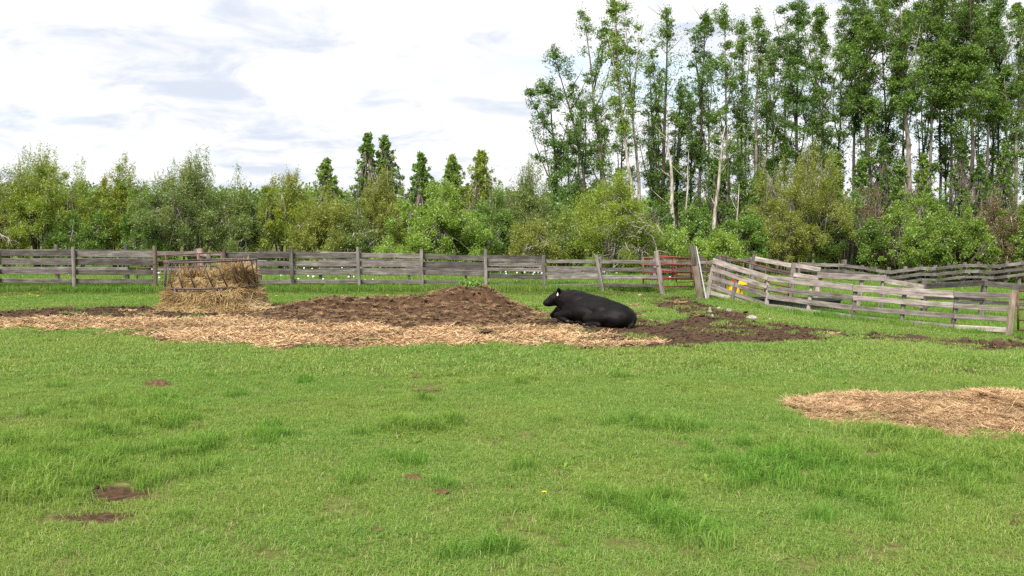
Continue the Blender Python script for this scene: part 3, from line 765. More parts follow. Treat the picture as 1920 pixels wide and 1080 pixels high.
# the two leaning posts
lp = on_ground(1315, 31.6)
l1 = empty('leaning_gate_post', lp, 'tall dark leaning gate post with a white strip down its edge', 'post')
p0 = on_ground(1318, 31.4, -.3); p1 = at(1298, 461, 31.4)
member('post', p0, p1, .21, .17, FRONT, M_POST, l1, lp, 4, .012, nseed(), False, .85)
q = at(1300, 461, 31.4); member('post_cap', p0.lerp(p1, .70) + Vector((-.035, -.065, 0)), p1 + Vector((-.035, -.065, .02)), .13, .06, FRONT, M_DARKW, l1, lp, 3, .008, nseed())
member('white_strip', p0 + Vector((.135, -.03, .28)), p1 + Vector((.12, -.03, -.02)), .035, .03, FRONT, M_WHITEP, l1, lp, 6, .004, nseed())
# short stub fence between the leaning post and the pen
sf = on_ground(1330, 32.5)
s1_ = empty('stub_fence', sf, 'three short brown boards between the tall leaning post and the pen', 'fence')
for a, b in (((1308, 498, 505), (1345, 504, 512)), ((1311, 516, 521), (1345, 521, 527)), ((1314, 532, 537), (1345, 533, 539))):
    board(s1_, sf, a, b, M_POST, 31.9, 33.0)
post(s1_, sf, (1341, 497), 1341, 33.15, .12, M_POST)
# rail of the back fence seen beyond the gates
bk = on_ground(1350, 37)
b_ = empty('short_back_fence', bk, 'grey plank fence closing the yard behind the red gate', 'fence')
for a, b in (((1225, 488, 494), (1345, 489, 496)), ((1225, 503, 508), (1340, 505, 510)), ((1225, 517, 521), (1340, 518, 522)), ((1345, 486, 491), (1406, 484, 490)), ((1345, 505, 510), (1410, 504, 509))):
    board(b_, bk, a, b, M_OLD, 37.4, 37.4)
for px, py in ((1316, 481), (1346, 483), (1408, 482), (1228, 485)):
    post(b_, bk, (px, py), px, 37.5, .14, M_DARKW if px == 1346 else M_OLD)
# round stump-like post behind the pen corner
sp = on_ground(1352, 35.6)
st_ = empty('thick_round_post', sp, 'thick dark round post behind the corner of the pen', 'post')
post(st_, sp, (1353, 480), 1353, 35.6, .42, M_DARKW, round_=True, name='post')

# ---------------- pen fence on the right
def Yp(px): return float(np.interp(px, [1325, 1439, 1599, 1788, 1894, 2060], [31.5, 30.4, 28.9, 27.3, 26.7, 26.2]))
base = on_ground(1600, 28.9)
pf = empty('pale_pen_fence', base, 'pale weathered plank fence of the pen, curving along the right side', 'fence')
PB = [[((1336, 484, 494), (1439, 515, 526)), ((1439, 516, 527), (1599, 533, 545)), ((1600, 534, 547), (1788, 546, 558)), ((1789, 547, 557), (1896, 550, 561))],
      [((1333, 500, 508), (1438, 533, 542)), ((1440, 537, 545), (1599, 553, 563)), ((1600, 554, 564), (1788, 568, 577)), ((1789, 569, 578), (1894, 574, 584))],
      [((1330, 515, 523), (1437, 549, 558)), ((1439, 552, 561), (1598, 572, 582)), ((1599, 573, 583), (1788, 588, 597)), ((1789, 589, 598), (1893, 594, 603))],
      [((1328, 530, 538), (1437, 567, 575)), ((1438, 569, 579), (1597, 590, 600)), ((1598, 591, 601), (1788, 608, 618)), ((1789, 609, 618), (1893, 614, 624))],
      [((1324, 543, 551), (1400, 564, 572))]]
for row in PB:
    for (a, b) in row:
        board(pf, base, a, b, M_PALE, Yp(a[0]), Yp(b[0]), thick=.045)
for (px, py, bx, wd) in ((1341, 487, 1327, .13), (1384, 508, 1374, .13), (1441, 517, 1440, .12), (1523, 528, 1518, .11), (1605, 536, 1602, .12), (1697, 543, 1695, .11), (1794, 549, 1793, .11)):
    post(pf, base, (px, py), bx, Yp(px) + .09, wd, M_OLD if px in (1384, 1794) else M_PALE)
post(pf, base, (1901, 545), 1899, Yp(1899) - .05, .19, M_POST, round_=True, name='end_post')
gate('rusty_pen_gate', 'rusty pipe gate at the right end of the pale pen fence', M_RUST, 26.6, 25.9, 1909, 2090, [(545, 548), (561, 564), (580, 584), (600, 604), (618, 622)], (0, .5, 1), .026)

# boards on the far side of the pen
base = on_ground(1600, 35)
pr = empty('collapsed_chute_fence', base, 'sagging broken chute boards standing inside the pen', 'fence')
for a, b, Ya, Yb in (((1416, 481, 489), (1492, 495, 504), 35.6, 34.4), ((1412, 497, 504), (1482, 509, 517), 35.7, 34.5), ((1412, 513, 519), (1480, 521, 528), 35.8, 34.5), ((1492, 494, 502), (1539, 502, 509), 34.3, 34.0), ((1488, 511, 519), (1535, 518, 526), 34.3, 34.0),
                     ((1533, 511, 521), (1658, 516, 528), 33.6, 33.2), ((1659, 521, 532), (1731, 535, 543), 33.2, 31.6), ((1600, 538, 543), (1731, 552, 562), 33.3, 31.6), ((1690, 565, 571), (1731, 572, 579), 32.2, 31.6)):
    board(pr, base, a, b, M_PALE if a[0] != 1412 else M_OLD, Ya, Yb)
for (px, py, bx, Y, wd) in ((1415, 478, 1412, 35.8, .17), (1490, 493, 1482, 34.45, .2), (1540, 512, 1531, 33.75, .14), (1616, 524, 1612, 33.45, .14), (1658, 516, 1654, 33.3, .14), (1734, 524, 1736, 31.7, .17)):
    post(pr, base, (px, py), bx, Y, wd, M_PALE if px != 1734 else M_OLD)
base = on_ground(1800, 31)
p3 = empty('two_rail_fence', base, 'dark two-rail fence bending inside the right end of the pen', 'fence')
for a, b, Ya, Yb in (((1736, 532, 541), (1845, 525, 536), 31.5, 33.4), ((1736, 556, 562), (1845, 557, 563), 31.5, 33.4), ((1736, 572, 577), (1842, 561, 567), 31.5, 33.4), ((1848, 526, 537), (1960, 539, 549), 33.4, 31.6), ((1848, 562, 569), (1960, 570, 577), 33.4, 31.6)):
    board(p3, base, a, b, M_OLD, Ya, Yb)
post(p3, base, (1846, 524), 1845, 33.5, .18, M_OLD)
post(p3, base, (1962, 533), 1962, 31.7, .17, M_OLD)
# rusty pipe panel leaning inside the pen
base = on_ground(1400, 33)
rp = empty('leaning_pipe_panel', base, 'thin rusty pipe panel slanting behind the pale pen boards', 'panel')
RPY = lambda px: float(np.interp(px, [1352, 1481], [33.2, 31.9]))
for (ya, yb) in ((479.5, 513), (497, 527), (512, 539), (527, 553)):
    pipe('rail', [at(1351, ya, RPY(1351)), at(1481, yb, RPY(1481))], .022, M_RUST, rp, base)
for px in (1352, 1394, 1436, 1480):
    q = (px - 1351) / 130
    pipe('upright', [at(px, 479.5 + 33.5 * q, RPY(px)), at(px - 2, 532 + 26 * q, RPY(px))], .02, M_RUST, rp, base)

# ---------------- far fence beyond the pen
FF = [(1500, 492), (1583, 487), (1617, 497), (1642, 502), (1667, 501), (1698, 500), (1727, 496), (1754, 497), (1780, 494), (1809, 492), (1835, 491), (1863, 496), (1888, 490), (1914, 488), (1945, 488), (1975, 486)]
TOPR = [(1500, 492), (1583, 495), (1617, 499), (1642, 504), (1667, 508), (1698, 504), (1727, 500), (1754, 501), (1780, 498), (1809, 495), (1835, 495), (1863, 497), (1888, 494), (1914, 491), (1945, 490), (1975, 488)]
base = on_ground(1750, 58)
ff = empty('far_rail_fence', base, 'distant dark three-rail fence wavering along the edge of the grove', 'fence')
for i, (px, py) in enumerate(FF):
    post(ff, base, (px, py), px, 58.1, .30 if px == 1583 else .2, M_DARKW)
for i in range(len(FF) - 1):
    (xa, ya), (xb, yb) = TOPR[i], TOPR[i + 1]
    for k in ((0, 6), (11, 17), (22, 27)):
        board(ff, base, (xa, ya + k[0], ya + k[1]), (xb, yb + k[0], yb + k[1]), M_OLD if k[0] < 20 else M_DARKW, 57.9, 57.9, thick=.06, segs=2)

# ---------------- yellow container, black trough, stones
def box_bm(bm, c, s, bev=.02, rot=None, taper=1.0):
    r = bmesh.ops.create_cube(bm, size=1)
    for v in r['verts']:
        k = taper if v.co.z < 0 else 1
        v.co = Vector((v.co.x * s[0] * k, v.co.y * s[1] * k, v.co.z * s[2]))
        if rot: v.co.rotate(rot)
        v.co += Vector(c)
    es = list({e for v in r['verts'] for e in v.link_edges})
    bmesh.ops.bevel(bm, geom=es, offset=bev, segments=2, affect='EDGES')
def bm_ob(name, bm, mat, parent=None, loc=(0, 0, 0), smooth=False):
    me = bpy.data.meshes.new(name); bm.to_mesh(me); bm.free(); me.materials.append(mat)
    if smooth: me.polygons.foreach_set('use_smooth', [True] * len(me.polygons))
    return ob(name, me, parent, loc)
yc = on_ground(1383, 32.6)
ye = empty('yellow_feed_tub', yc, 'yellow plastic feed tub with a red piece on top inside the pen', 'tub')
ty = at(1380, 527, 32.6).z - yc.z
bm = bmesh.new(); box_bm(bm, (-.10, 0, ty * .5 + .04), (.36, .42, .40), .04, None, .86); bm_ob('tub', bm, M_YELLOW, ye)
bm = bmesh.new(); box_bm(bm, (-.10, 0, ty * .5 + .26), (.42, .48, .045), .018); bm_ob('rim', bm, M_YELLOW, ye)
bm = bmesh.new(); box_bm(bm, (.17, -.06, ty - .06), (.27, .30, .16), .03); box_bm(bm, (.17, .02, ty * .5 + .02), (.08, .10, ty * .75), .02); bm_ob('stand', bm, M_YELLOW, ye)
bm = bmesh.new(); box_bm(bm, (.01, -.02, ty + .02), (.30, .16, .09), .02); box_bm(bm, (-.08, -.02, ty + .07), (.07, .10, .10), .02); bm_ob('red_handle', bm, M_REDPL, ye)
for dx in (-.24, .04):
    pipe('foot', [yc + Vector((dx, 0, -.05)), yc + Vector((dx, 0, ty * .5 - .12))], .035, M_YELLOW, ye, yc)
# trough: an oval open tub
tr0 = on_ground(1486, 31.3)
tr = empty('black_stock_trough', tr0, 'low black plastic stock trough lying behind the pale pen boards', 'trough')
def oval(rx, ry, z0, z1, th, n=28):
    V, F = [], []
    prof = [(1.0, z0), (1.04, z1), (1.07, z1), (1.07, z1 + .03), (1.0 - th, z1 + .03), (.94 - th, z0 + .05)]
    for (k, z) in prof:
        for i in range(n):
            a = 2 * PI * i / n
            ca, sa = math.cos(a), math.sin(a)
            V.append((math.copysign(abs(ca) ** .6, ca) * rx * k, math.copysign(abs(sa) ** .8, sa) * ry * k, z))
    for j in range(len(prof) - 1):
        for i in range(n):
            F.append((j * n + i, j * n + (i + 1) % n, (j + 1) * n + (i + 1) % n, (j + 1) * n + i))
    F.append(tuple(range(n - 1, -1, -1))); F.append(tuple((len(prof) - 1) * n + i for i in range(n)))
    me = bpy.data.meshes.new('basin'); me.from_pydata(V, [], F); me.update(); me.materials.append(M_BLACKPL)
    return me
ba = ob('basin', oval(1.45, .55, -.05, .36, .06), tr); ba.rotation_euler = (0, 0, R(-14))
pipe('prop', [at(1412, 573, 30.5), at(1409, 583, 30.4) + Vector((0, 0, -.1))], .02, M_WIRE, tr, tr0)
M_STONE, t, o = newmat('pale_stone'); co = nd(t, 'ShaderNodeTexCoord'); n = noise_n(t, co.outputs['Object'], 9, 5, .65)
princ(t, o, ramp_n(t, n, [(.3, (.17, .15, .13)), (.6, (.32, .29, .255))]), .9, n, .5, .02, spec=.2)
M_PINK, t, o = newmat('pinkish_stone'); co = nd(t, 'ShaderNodeTexCoord'); n = noise_n(t, co.outputs['Object'], 9, 5, .65)
princ(t, o, ramp_n(t, n, [(.3, (.26, .18, .145)), (.6, (.40, .30, .25))]), .9, n, .5, .02, spec=.2)
def stone(px, py, s, label, mat=M_STONE, seed=0, sh=(1, .8, .7)):
    p = gnd(px, py); s *= .82; bm = bmesh.new(); bmesh.ops.create_icosphere(bm, subdivisions=2, radius=s)
    g = random.Random(seed); ph = [g.uniform(0, 6) for _ in range(6)]
    for v in bm.verts:
        c_ = v.co.normalized()
        k = 1 + .16 * math.sin(3 * c_.x + ph[0]) + .14 * math.sin(4 * c_.y + ph[1]) + .12 * math.sin(5 * c_.z + ph[2]) + g.uniform(-.05, .05)
        v.co = Vector((v.co.x * k * sh[0], v.co.y * k * sh[1], max(v.co.z * k * sh[2], -s * .3) + s * .22))
    tag(bm_ob('stone', bm, mat, None, p), label, 'stone', 'stones lying about the gateway')
stone(1199, 556, .11, 'pinkish rounded stone on the grass just left of the gateway', M_PINK, 1, (1.1, .8, .6))
stone(1173, 566, .07, 'small white stone in the grass below the pinkish one', M_STONE, 2, (1.2, .8, .4))
stone(1331, 586, .10, 'upright pointed pale stone at the edge of the mud below the pen corner', M_STONE, 3, (.7, .7, 1.3))
stone(1336, 594, .06, 'little pale stone leaning against the pointed stone', M_STONE, 8, (.7, .7, 1.2))
stone(1348, 579, .08, 'flat grey stone in the grass under the lowest broken pen board', M_STONE, 4, (1.3, .8, .5))
stone(1367, 583, .10, 'rounded grey stone beside the flat one near the pen', M_STONE, 5, (1.1, .8, .6))
stone(1410, 598, .14, 'largest grey-green stone on the bank below the pen fence', M_STONE, 6, (1.1, .9, .7))
stone(1444, 602, .07, 'small pale stone lying in mud right of the largest stone', M_STONE, 7, (.9, .8, .8))

# ------------------------------------------------------------------ manure pile
ridge_px = [(470, 582), (500, 577), (560, 561), (620, 551), (700, 551), (740, 555), (790, 548), (830, 539), (870, 527), (905, 529), (950, 553), (1000, 581), (1040, 592), (1090, 598)]
YR = 24.4
rx = np.array([at(p, q, YR).x for p, q in ridge_px]); rz = np.array([at(p, q, YR).z for p, q in ridge_px])
def pile_h(x, y):
    top = np.interp(x, rx, rz); top = np.maximum(top, 0)
    yc_ = YR + 0.25 * fbm(x * .5, x * 0, 5, 3) * 2
    back = 1.5 + .5 * top; front = 1.5 + 2.2 * top
    f = np.where(y > yc_, (y - yc_) / back, (yc_ - y) / front)
    f = np.clip(f, 0, 1); prof = (1 - f) ** 1.25 * (1 - .25 * f) + 0
    prof = np.where(f < .25, 1 - f * f * 2.2, prof * 1.06)
    rough = fbm(x * 1.1, y * 1.1, 81, 6, .66) * .34 + fbm(x * 5, y * 5, 85, 3, .6) * .13
    h = top * np.clip(prof, 0, 1) + rough * np.clip(top * 1.6, 0, 1) * np.clip((1 - f) * 2.5, 0, 1) * .75
    return h
px_ = np.arange(rx[0] - .4, rx[-1] + .4, .05); py_ = np.arange(20.3, 27.0, .05)
PX, PY = np.meshgrid(px_, py_); ph_ = pile_h(PX.ravel(), PY.ravel()); gz0 = gsurf(PX.ravel(), PY.ravel())
PZ = gz0 - .07 + ph_
i2 = np.arange(PX.size).reshape(PX.shape)
PF = np.stack([i2[:-1, :-1].ravel(), i2[:-1, 1:].ravel(), i2[1:, 1:].ravel(), i2[1:, :-1].ravel()], 1)
PV = np.stack([PX.ravel(), PY.ravel(), PZ], 1)
keepf = (ph_[PF].max(1) > .02); PF = PF[keepf]
used = np.unique(PF); remap = np.full(len(PV), -1); remap[used] = np.arange(len(used)); PV2 = PV[used]; PF = remap[PF]
hm, t, o = newmat('manure_heap')
co = nd(t, 'ShaderNodeTexCoord'); nB = noise_n(t, co.outputs['Object'], 9, 6, .72); nA = noise_n(t, co.outputs['Object'], 1.1, 5, .6)
mk = ramp_n(t, nB, [(.3, (0.0276, 0.0159, 0.0091)), (.5, (0.0627, 0.0351, 0.0191)), (.72, (0.1382, 0.0791, 0.0430))])
mp = nd(t, 'ShaderNodeMapping'); mp.inputs['Scale'].default_value = (8, 24, 12); t.links.new(co.outputs['Object'], mp.inputs[0])
nS = noise_n(t, mp.outputs[0], 1.5, 6, .75, 1.5)
sc2 = ramp_n(t, nS, [(.3, (0.0765, 0.0442, 0.0255)), (.46, (0.1870, 0.1148, 0.0663)), (.64, (0.3400, 0.2253, 0.1318))])
sf_ = ramp_n(t, math_n(t, 'ADD', attr_n(t, 'strawy'), math_n(t, 'MULTIPLY', nA, .5)), [(.55, (0, 0, 0)), (.85, (1, 1, 1))])
princ(t, o, mix_n(t, sf_, mk, sc2), .92, nB, .7, .04, spec=.15)
def strawy(x, y):
    return np.clip(sstep(-.3, 1.0, x) * .55 + .7 * sstep(22.2, 20.9, y) + .15 * sstep(.05, .25, fbm(x * 1.3, y * 1.3, 15, 4, .6)), 0, 1)
org = Vector((float(at(860, 560, YR).x), YR, 0))
pm = np_mesh('heap', PV2 - np.array(org), PF, hm, True)
a = pm.attributes.new('strawy', 'FLOAT', 'POINT'); a.data.foreach_set('value', strawy(PV2[:, 0], PV2[:, 1]).astype(np.float32))
pile = empty('manure_pile', org, 'long dark brown manure heap mixed with straw in the middle of the paddock', 'manure pile')
ob('heap', pm, pile)
n = 9000; x = gr.uniform(px_[0], px_[-1], n); y = gr.uniform(20.4, 26.5, n); h = pile_h(x, y); st = strawy(x, y)
k = (h > .06); kc = k & (gr.random(n) < .75 * (1 - .5 * st)); ks = k & (gr.random(n) < .20 + .33 * st)
sz = np.exp(gr.normal(-3.7, .45, kc.sum()))
Pc = np.stack([x[kc], y[kc], gsurf(x[kc], y[kc]) - .07 + h[kc]], 1) - np.array(org)
scatter('clods', Pc, gr.uniform(-.5, 6, (kc.sum(), 3)), np.stack([sz * 1.2, sz, sz], 1), gr.integers(0, 4, kc.sum()), gr.random(kc.sum()), CLODC, pile)
Ps = np.stack([x[ks], y[ks], gsurf(x[ks], y[ks]) - .06 + h[ks]], 1) - np.array(org); ns = ks.sum(); s1 = gr.uniform(.25, .5, ns) + .5 * st[ks]
slope = np.stack([np.where(y[ks] < YR, .22, -.3), gr.normal(0, .15, ns), gr.uniform(0, 6.28, ns)], 1)
slope[:, 2] = gr.choice([0, PI], ns) + gr.normal(0, .3, ns)
scatter('straw_strands', Ps, slope, np.stack([s1, s1, s1], 1), gr.integers(0, 4, ns), np.clip(gr.normal(-.05, .25, ns), -.5, 1), STRAWC, pile)
# weed on top of the heap
M_WEED = leaf_mat('weed_leaves', (.10, .22, .03), (.17, .30, .05), .3)
def leaf_quads(P, D, L, W, gr, tint):
    """small pointed leaves at P along D"""
    n = len(P); D = D / (np.linalg.norm(D, axis=1, keepdims=True) + 1e-9)
    A = gr.normal(size=(n, 3)); Sd = np.cross(D, A); Sd /= (np.linalg.norm(Sd, axis=1, keepdims=True) + 1e-9)
    L = np.broadcast_to(np.asarray(L), (n,))[:, None]; W = np.broadcast_to(np.asarray(W), (n,))[:, None]
    V = np.stack([P - D * L * .5 - Sd * W * .5, P - D * L * .42 + Sd * W * .5, P + D * L * .5], 1).reshape(-1, 3)
    F = np.arange(3 * n).reshape(n, 3)
    return V, F
wp = np.array(at(882, 538, 24.2)); wx_ = gr.uniform(-.28, .28, 260); wy_ = gr.normal(0, .12, 260)
WP = np.stack([wp[0] + wx_, wp[1] + wy_, pile_h(wp[0] + wx_, wp[1] + wy_) + gsurf(wp[0] + wx_, wp[1] + wy_) - .05 + gr.uniform(0, .09, 260)], 1)
V, F = leaf_quads(WP - np.array(org) * 0 - wp, gr.normal(size=(260, 3)) + np.array([0, 0, .6]), .075, .045, gr, None)
tag(ob('weed', np_mesh('weed', V, F, M_WEED, False, {'tint': gr.random(260)}), None, wp), 'small bright green weed growing on top of the manure heap', 'weed')

# ------------------------------------------------------------------ hay pile, lower right
hp = np.array([at(p, q, Y) for p, q, Y in ((1465, 776, 11.7),)])
hx0 = gnd(1490, 778).x; hx1 = gnd(2080, 780).x
def hay_h(x, y):
    top = np.interp(x, [hx0, hx0 + .3, hx0 + 1.2, hx0 + 1.9, hx0 + 2.3, hx0 + 2.7, hx0 + 3.4, hx0 + 4.2], [0, .06, .07, .08, .11, .14, .15, .0])
    yc_ = np.interp(x, [hx0, hx0 + 1.2, hx0 + 4], [12.2, 12.15, 12.1]); hwf = np.interp(x, [hx0, hx0 + .8, hx0 + 2.2, hx0 + 4], [.45, 1.0, 1.75, 1.85])
    f = np.where(y > yc_, (y - yc_) / .55, (yc_ - y) / hwf) + .5 * fbm(x * 2.6, y * 2.6, 187, 4, .6); f = np.clip(f, 0, 1)
    pr_ = 1 - sstep(0, 1, f)
    rough = fbm(x * 2.2, y * 2.2, 181, 5, .62)
    lump = .13 * np.exp(-(((x - hx0 - 2.35) / .22) ** 2 + ((y - 11.75) / .2) ** 2))
    return top * (.35 + .65 * pr_) * (f < 1) * sstep(0, .15, 1 - f) + rough * .30 * np.minimum(1, top * 10) * np.clip((1 - f) * 3, 0, 1) + lump
hxg = np.arange(hx0 - .2, hx1, .035); hyg = np.arange(10.2, 12.9, .035)
HX, HY = np.meshgrid(hxg, hyg); hh = hay_h(HX.ravel(), HY.ravel()); HZ = gsurf(HX.ravel(), HY.ravel()) - .04 + hh
i2 = np.arange(HX.size).reshape(HX.shape); HF = np.stack([i2[:-1, :-1].ravel(), i2[:-1, 1:].ravel(), i2[1:, 1:].ravel(), i2[1:, :-1].ravel()], 1)
HV = np.stack([HX.ravel(), HY.ravel(), HZ], 1); HF = HF[hh[HF].max(1) > .02]
used = np.unique(HF); remap = np.full(len(HV), -1); remap[used] = np.arange(len(used)); HV = HV[used]; HF = remap[HF]
sm, t, o = newmat('flattened_straw'); co = nd(t, 'ShaderNodeTexCoord'); nB = noise_n(t, co.outputs['Object'], 2.4, 5, .65)
mp = nd(t, 'ShaderNodeMapping'); mp.inputs['Scale'].default_value = (16, 40, 30); t.links.new(co.outputs['Object'], mp.inputs[0]); nS = noise_n(t, mp.outputs[0], 1.5, 6, .75, 2)
cc = ramp_n(t, nS, [(.28, (0.1196, 0.0712, 0.0340)), (.46, (0.3128, 0.2042, 0.1020)), (.66, (0.5152, 0.3705, 0.1955))])
princ(t, o, mix_n(t, ramp_n(t, nB, [(.30, (1, 1, 1)), (.40, (0, 0, 0))]), cc, (.11, .065, .036)), .95, nS, .7, .02, spec=.1)
horg = np.array([hx0 + 2, 11.8, 0.0])
hay = empty('straw_pile', horg, 'flattened tan straw pile lying on the grass in the right foreground', 'straw pile')
ob('heap', np_mesh('heap', HV - horg, HF, sm, True), hay)
n = 5200; x = gr.uniform(hx0 - .3, hx1, n); y = gr.uniform(10.1, 13.0, n); h = hay_h(x, y); k = (h > .025) | (gr.random(n) < .35 * zones(x, y)[1]); x, y, h = x[k], y[k], h[k]; n = len(x)
nc = 90; xc = gr.uniform(hx0 + .3, hx1 - .3, nc); yc2 = gr.uniform(10.8, 12.3, nc); hc = hay_h(xc, yc2); kc = hc > .05; xc, yc2, hc = xc[kc], yc2[kc], hc[kc]; sz = np.minimum(np.exp(gr.normal(-3.7, .45, len(xc))), .04)
scatter('damp_clumps', np.stack([xc, yc2, gsurf(xc, yc2) - .035 + hc], 1) - horg, gr.uniform(0, 6, (len(xc), 3)), np.stack([sz * 1.6, sz * 1.2, sz], 1), gr.integers(0, 4, len(xc)), gr.random(len(xc)), CLODC, hay)
fs = []
for i in range(4):
    V, F, a = strands(110, 0.13, 0.04, 0.20, 0.0034, 0.022, gr); fs.append(np_mesh('fine_straw', V, F, M_STRAW, False, {'tint': a}))
FINE = source('fine_straw_sources', fs)
s1 = gr.uniform(.7, 1.2, n)
scatter('straw_strands', np.stack([x, y, gsurf(x, y) - .035 + h], 1) - horg, np.stack([gr.normal(.08, .2, n), gr.normal(0, .2, n), gr.uniform(0, 6.28, n)], 1), np.stack([s1, s1, s1], 1), gr.integers(0, 4, n), np.clip(.50 + 1.7 * fbm(x * 2.2, y * 2.2, 66, 4) + gr.normal(0, .15, n), -.3, 1), FINE, hay)

# ------------------------------------------------------------------ round hay feeder and its hay
FY = 27.0; fc = on_ground(394, FY); FR = 1.2
fd = empty('round_hay_feeder', fc, 'dark brown steel ring feeder with slanted bars around the hay', 'hay feeder')
zt, zl, zb = 1.29, .60, .06
def ring(z, r, tilt=0.0, n=40): return [Vector((math.cos(a) * r, math.sin(a) * r, z + tilt * math.cos(a))) + fc for a in np.linspace(0, 2 * PI, n + 1)]
pipe('top_rail', ring(zt, FR, .03), .025, M_FEED, fd, fc)
pipe('middle_rail', ring(zl, FR + .02, .02), .028, M_FEED, fd, fc)
pipe('bottom_rail', ring(zb, FR + .02), .030, M_FEED, fd, fc)
NB = 20
for i in range(NB):
    a = 2 * PI * (i + .2) / NB + random.uniform(-.04, .04); a2 = a + .24
    p_t = fc + Vector((math.cos(a) * FR, math.sin(a) * FR, zt + .03 * math.cos(a))); p_b = fc + Vector((math.cos(a2) * (FR + .02), math.sin(a2) * (FR + .02), zl + .02 * math.cos(a2)))
    pipe('slanted_bar', [p_t, p_b], .019, M_FEED, fd, fc)
for i in range(6):
    a = 2 * PI * i / 6 - 1.08
    pipe('leg', [fc + Vector((math.cos(a) * (FR + .02), math.sin(a) * (FR + .02), zl)), fc + Vector((math.cos(a + .02) * (FR + .03), math.sin(a + .02) * (FR + .03), -.05))], .036, M_FEED, fd, fc)
# hay: bulging mound filling and spilling out of the ring
def hay_r(th, q):      # q 0 at ground .. 1 at rim of the heap
    bul = 1.24 + .07 * np.cos(th) + .03 * np.sin(2 * th + 1) - .24 * sstep(.45, .8, q) + .24 * (1 - q) ** 6
    return bul
def hay_top(x, y):
    return .80 + .26 * np.exp(-((x - .85) / .42) ** 2) + .20 * np.exp(-((x - .25) / .3) ** 2 - ((y - .3) / .6) ** 2) + .10 * np.exp(-((x + .85) / .3) ** 2) + .34 * fbm(x * 1.9 + 4, y * 1.9, 201, 4, .6)
Vh, Fh = [], []
NT, NQ, NR = 96, 16, 14
for j in range(NQ):
    q = j / (NQ - 1)
    for i in range(NT):
        th = 2 * PI * i / NT
        r = float(hay_r(th, q)) * (1 + .16 * float(fbm(np.array(th * 2.4 + 9 * math.sin(th)), np.array(q * 3.5), 211, 4, .6)))
        zz = q * float(hay_top(r * math.cos(th), r * math.sin(th))) - .06 * (1 - q)
        Vh.append((r * math.cos(th), r * math.sin(th), zz))
for j in range(1, NR):
    k = 1 - j / NR
    for i in range(NT):
        th = 2 * PI * i / NT; x0, y0, _ = Vh[(NQ - 1) * NT + i]
        xx, yy = x0 * k, y0 * k
        Vh.append((xx, yy, float(hay_top(xx, yy)) + .10 * (1 - k) * 0.6))
rows = NQ + NR - 1
for j in range(rows - 1):
    for i in range(NT):
        Fh.append((j * NT + i, j * NT + (i + 1) % NT, (j + 1) * NT + (i + 1) % NT, (j + 1) * NT + i))
Vh = np.array(Vh); Fh = np.array(Fh)
hb = empty('hay_heap', fc, 'golden-brown loose hay filling and spilling out of the ring feeder', 'hay')
hcm, t, o = newmat('hay_body'); co = nd(t, 'ShaderNodeTexCoord'); mp = nd(t, 'ShaderNodeMapping'); mp.inputs['Scale'].default_value = (14, 14, 6); t.links.new(co.outputs['Object'], mp.inputs[0])
nS = noise_n(t, mp.outputs[0], 1.4, 6, .75, 1.8)
princ(t, o, ramp_n(t, nS, [(.3, (0.1063, 0.0663, 0.0275)), (.48, (0.2875, 0.1938, 0.0850)), (.68, (0.5250, 0.3750, 0.1812))]), .95, nS, .8, .05, spec=.1)
ob('hay_body', np_mesh('hay_body', Vh, Fh, hcm, True), hb)
# strands hanging and lying over the surface
ctr = Vh[Fh].mean(1); e1 = Vh[Fh[:, 1]] - Vh[Fh[:, 0]]; e2 = Vh[Fh[:, 3]] - Vh[Fh[:, 0]]; nn = np.cross(e1, e2); ar = np.linalg.norm(nn, axis=1); nn /= ar[:, None] + 1e-9
NS = 26000; fi = gr.choice(len(Fh), NS, p=ar / ar.sum()); w1, w2 = gr.random(NS), gr.random(NS)
P0 = Vh[Fh[fi, 0]] + e1[fi] * w1[:, None] + e2[fi] * w2[:, None] + nn[fi] * gr.uniform(-.01, .045, NS)[:, None]
down = np.array([0, 0, -1.0]) - nn[fi] * (-nn[fi][:, 2:3]); side = np.cross(nn[fi], down + 1e-6)
cl = fbm(P0[:, 0] * 2 + P0[:, 2] * 3, P0[:, 1] * 2, 221, 3)
ang = gr.normal(0, .75, NS) + cl * 3.2
D = down * np.cos(ang)[:, None] + side * np.sin(ang)[:, None] + nn[fi] * gr.normal(.05, .22, NS)[:, None]; D /= np.linalg.norm(D, axis=1, keepdims=True) + 1e-9
Ls = gr.uniform(.08, .34, NS)[:, None]; sw = np.cross(D, nn[fi]); sw /= np.linalg.norm(sw, axis=1, keepdims=True) + 1e-9; sw *= .0055
bend = nn[fi] * gr.uniform(-.03, .05, NS)[:, None] + np.array([0, 0, -.03]); mid = P0 + D * Ls * .5 + bend * .4; tip = P0 + D * Ls + bend * -.6
V = np.stack([P0 - sw, P0 + sw, mid + sw, mid - sw, tip + sw * .5, tip - sw * .5], 1).reshape(-1, 3); b = np.arange(NS) * 6
F = np.stack([np.stack([b, b + 1, b + 2, b + 3], 1), np.stack([b + 3, b + 2, b + 4, b + 5], 1)], 1).reshape(-1, 4)
clt = np.clip(.48 + cl * 1.5 + gr.normal(0, .2, NS), 0, 1)
o_ = ob('hay_strands', np_mesh('hay_strands', V, F, M_HAY, False, {'tint': np.repeat(clt, 2)}), hb); o_['kind'] = 'stuff'
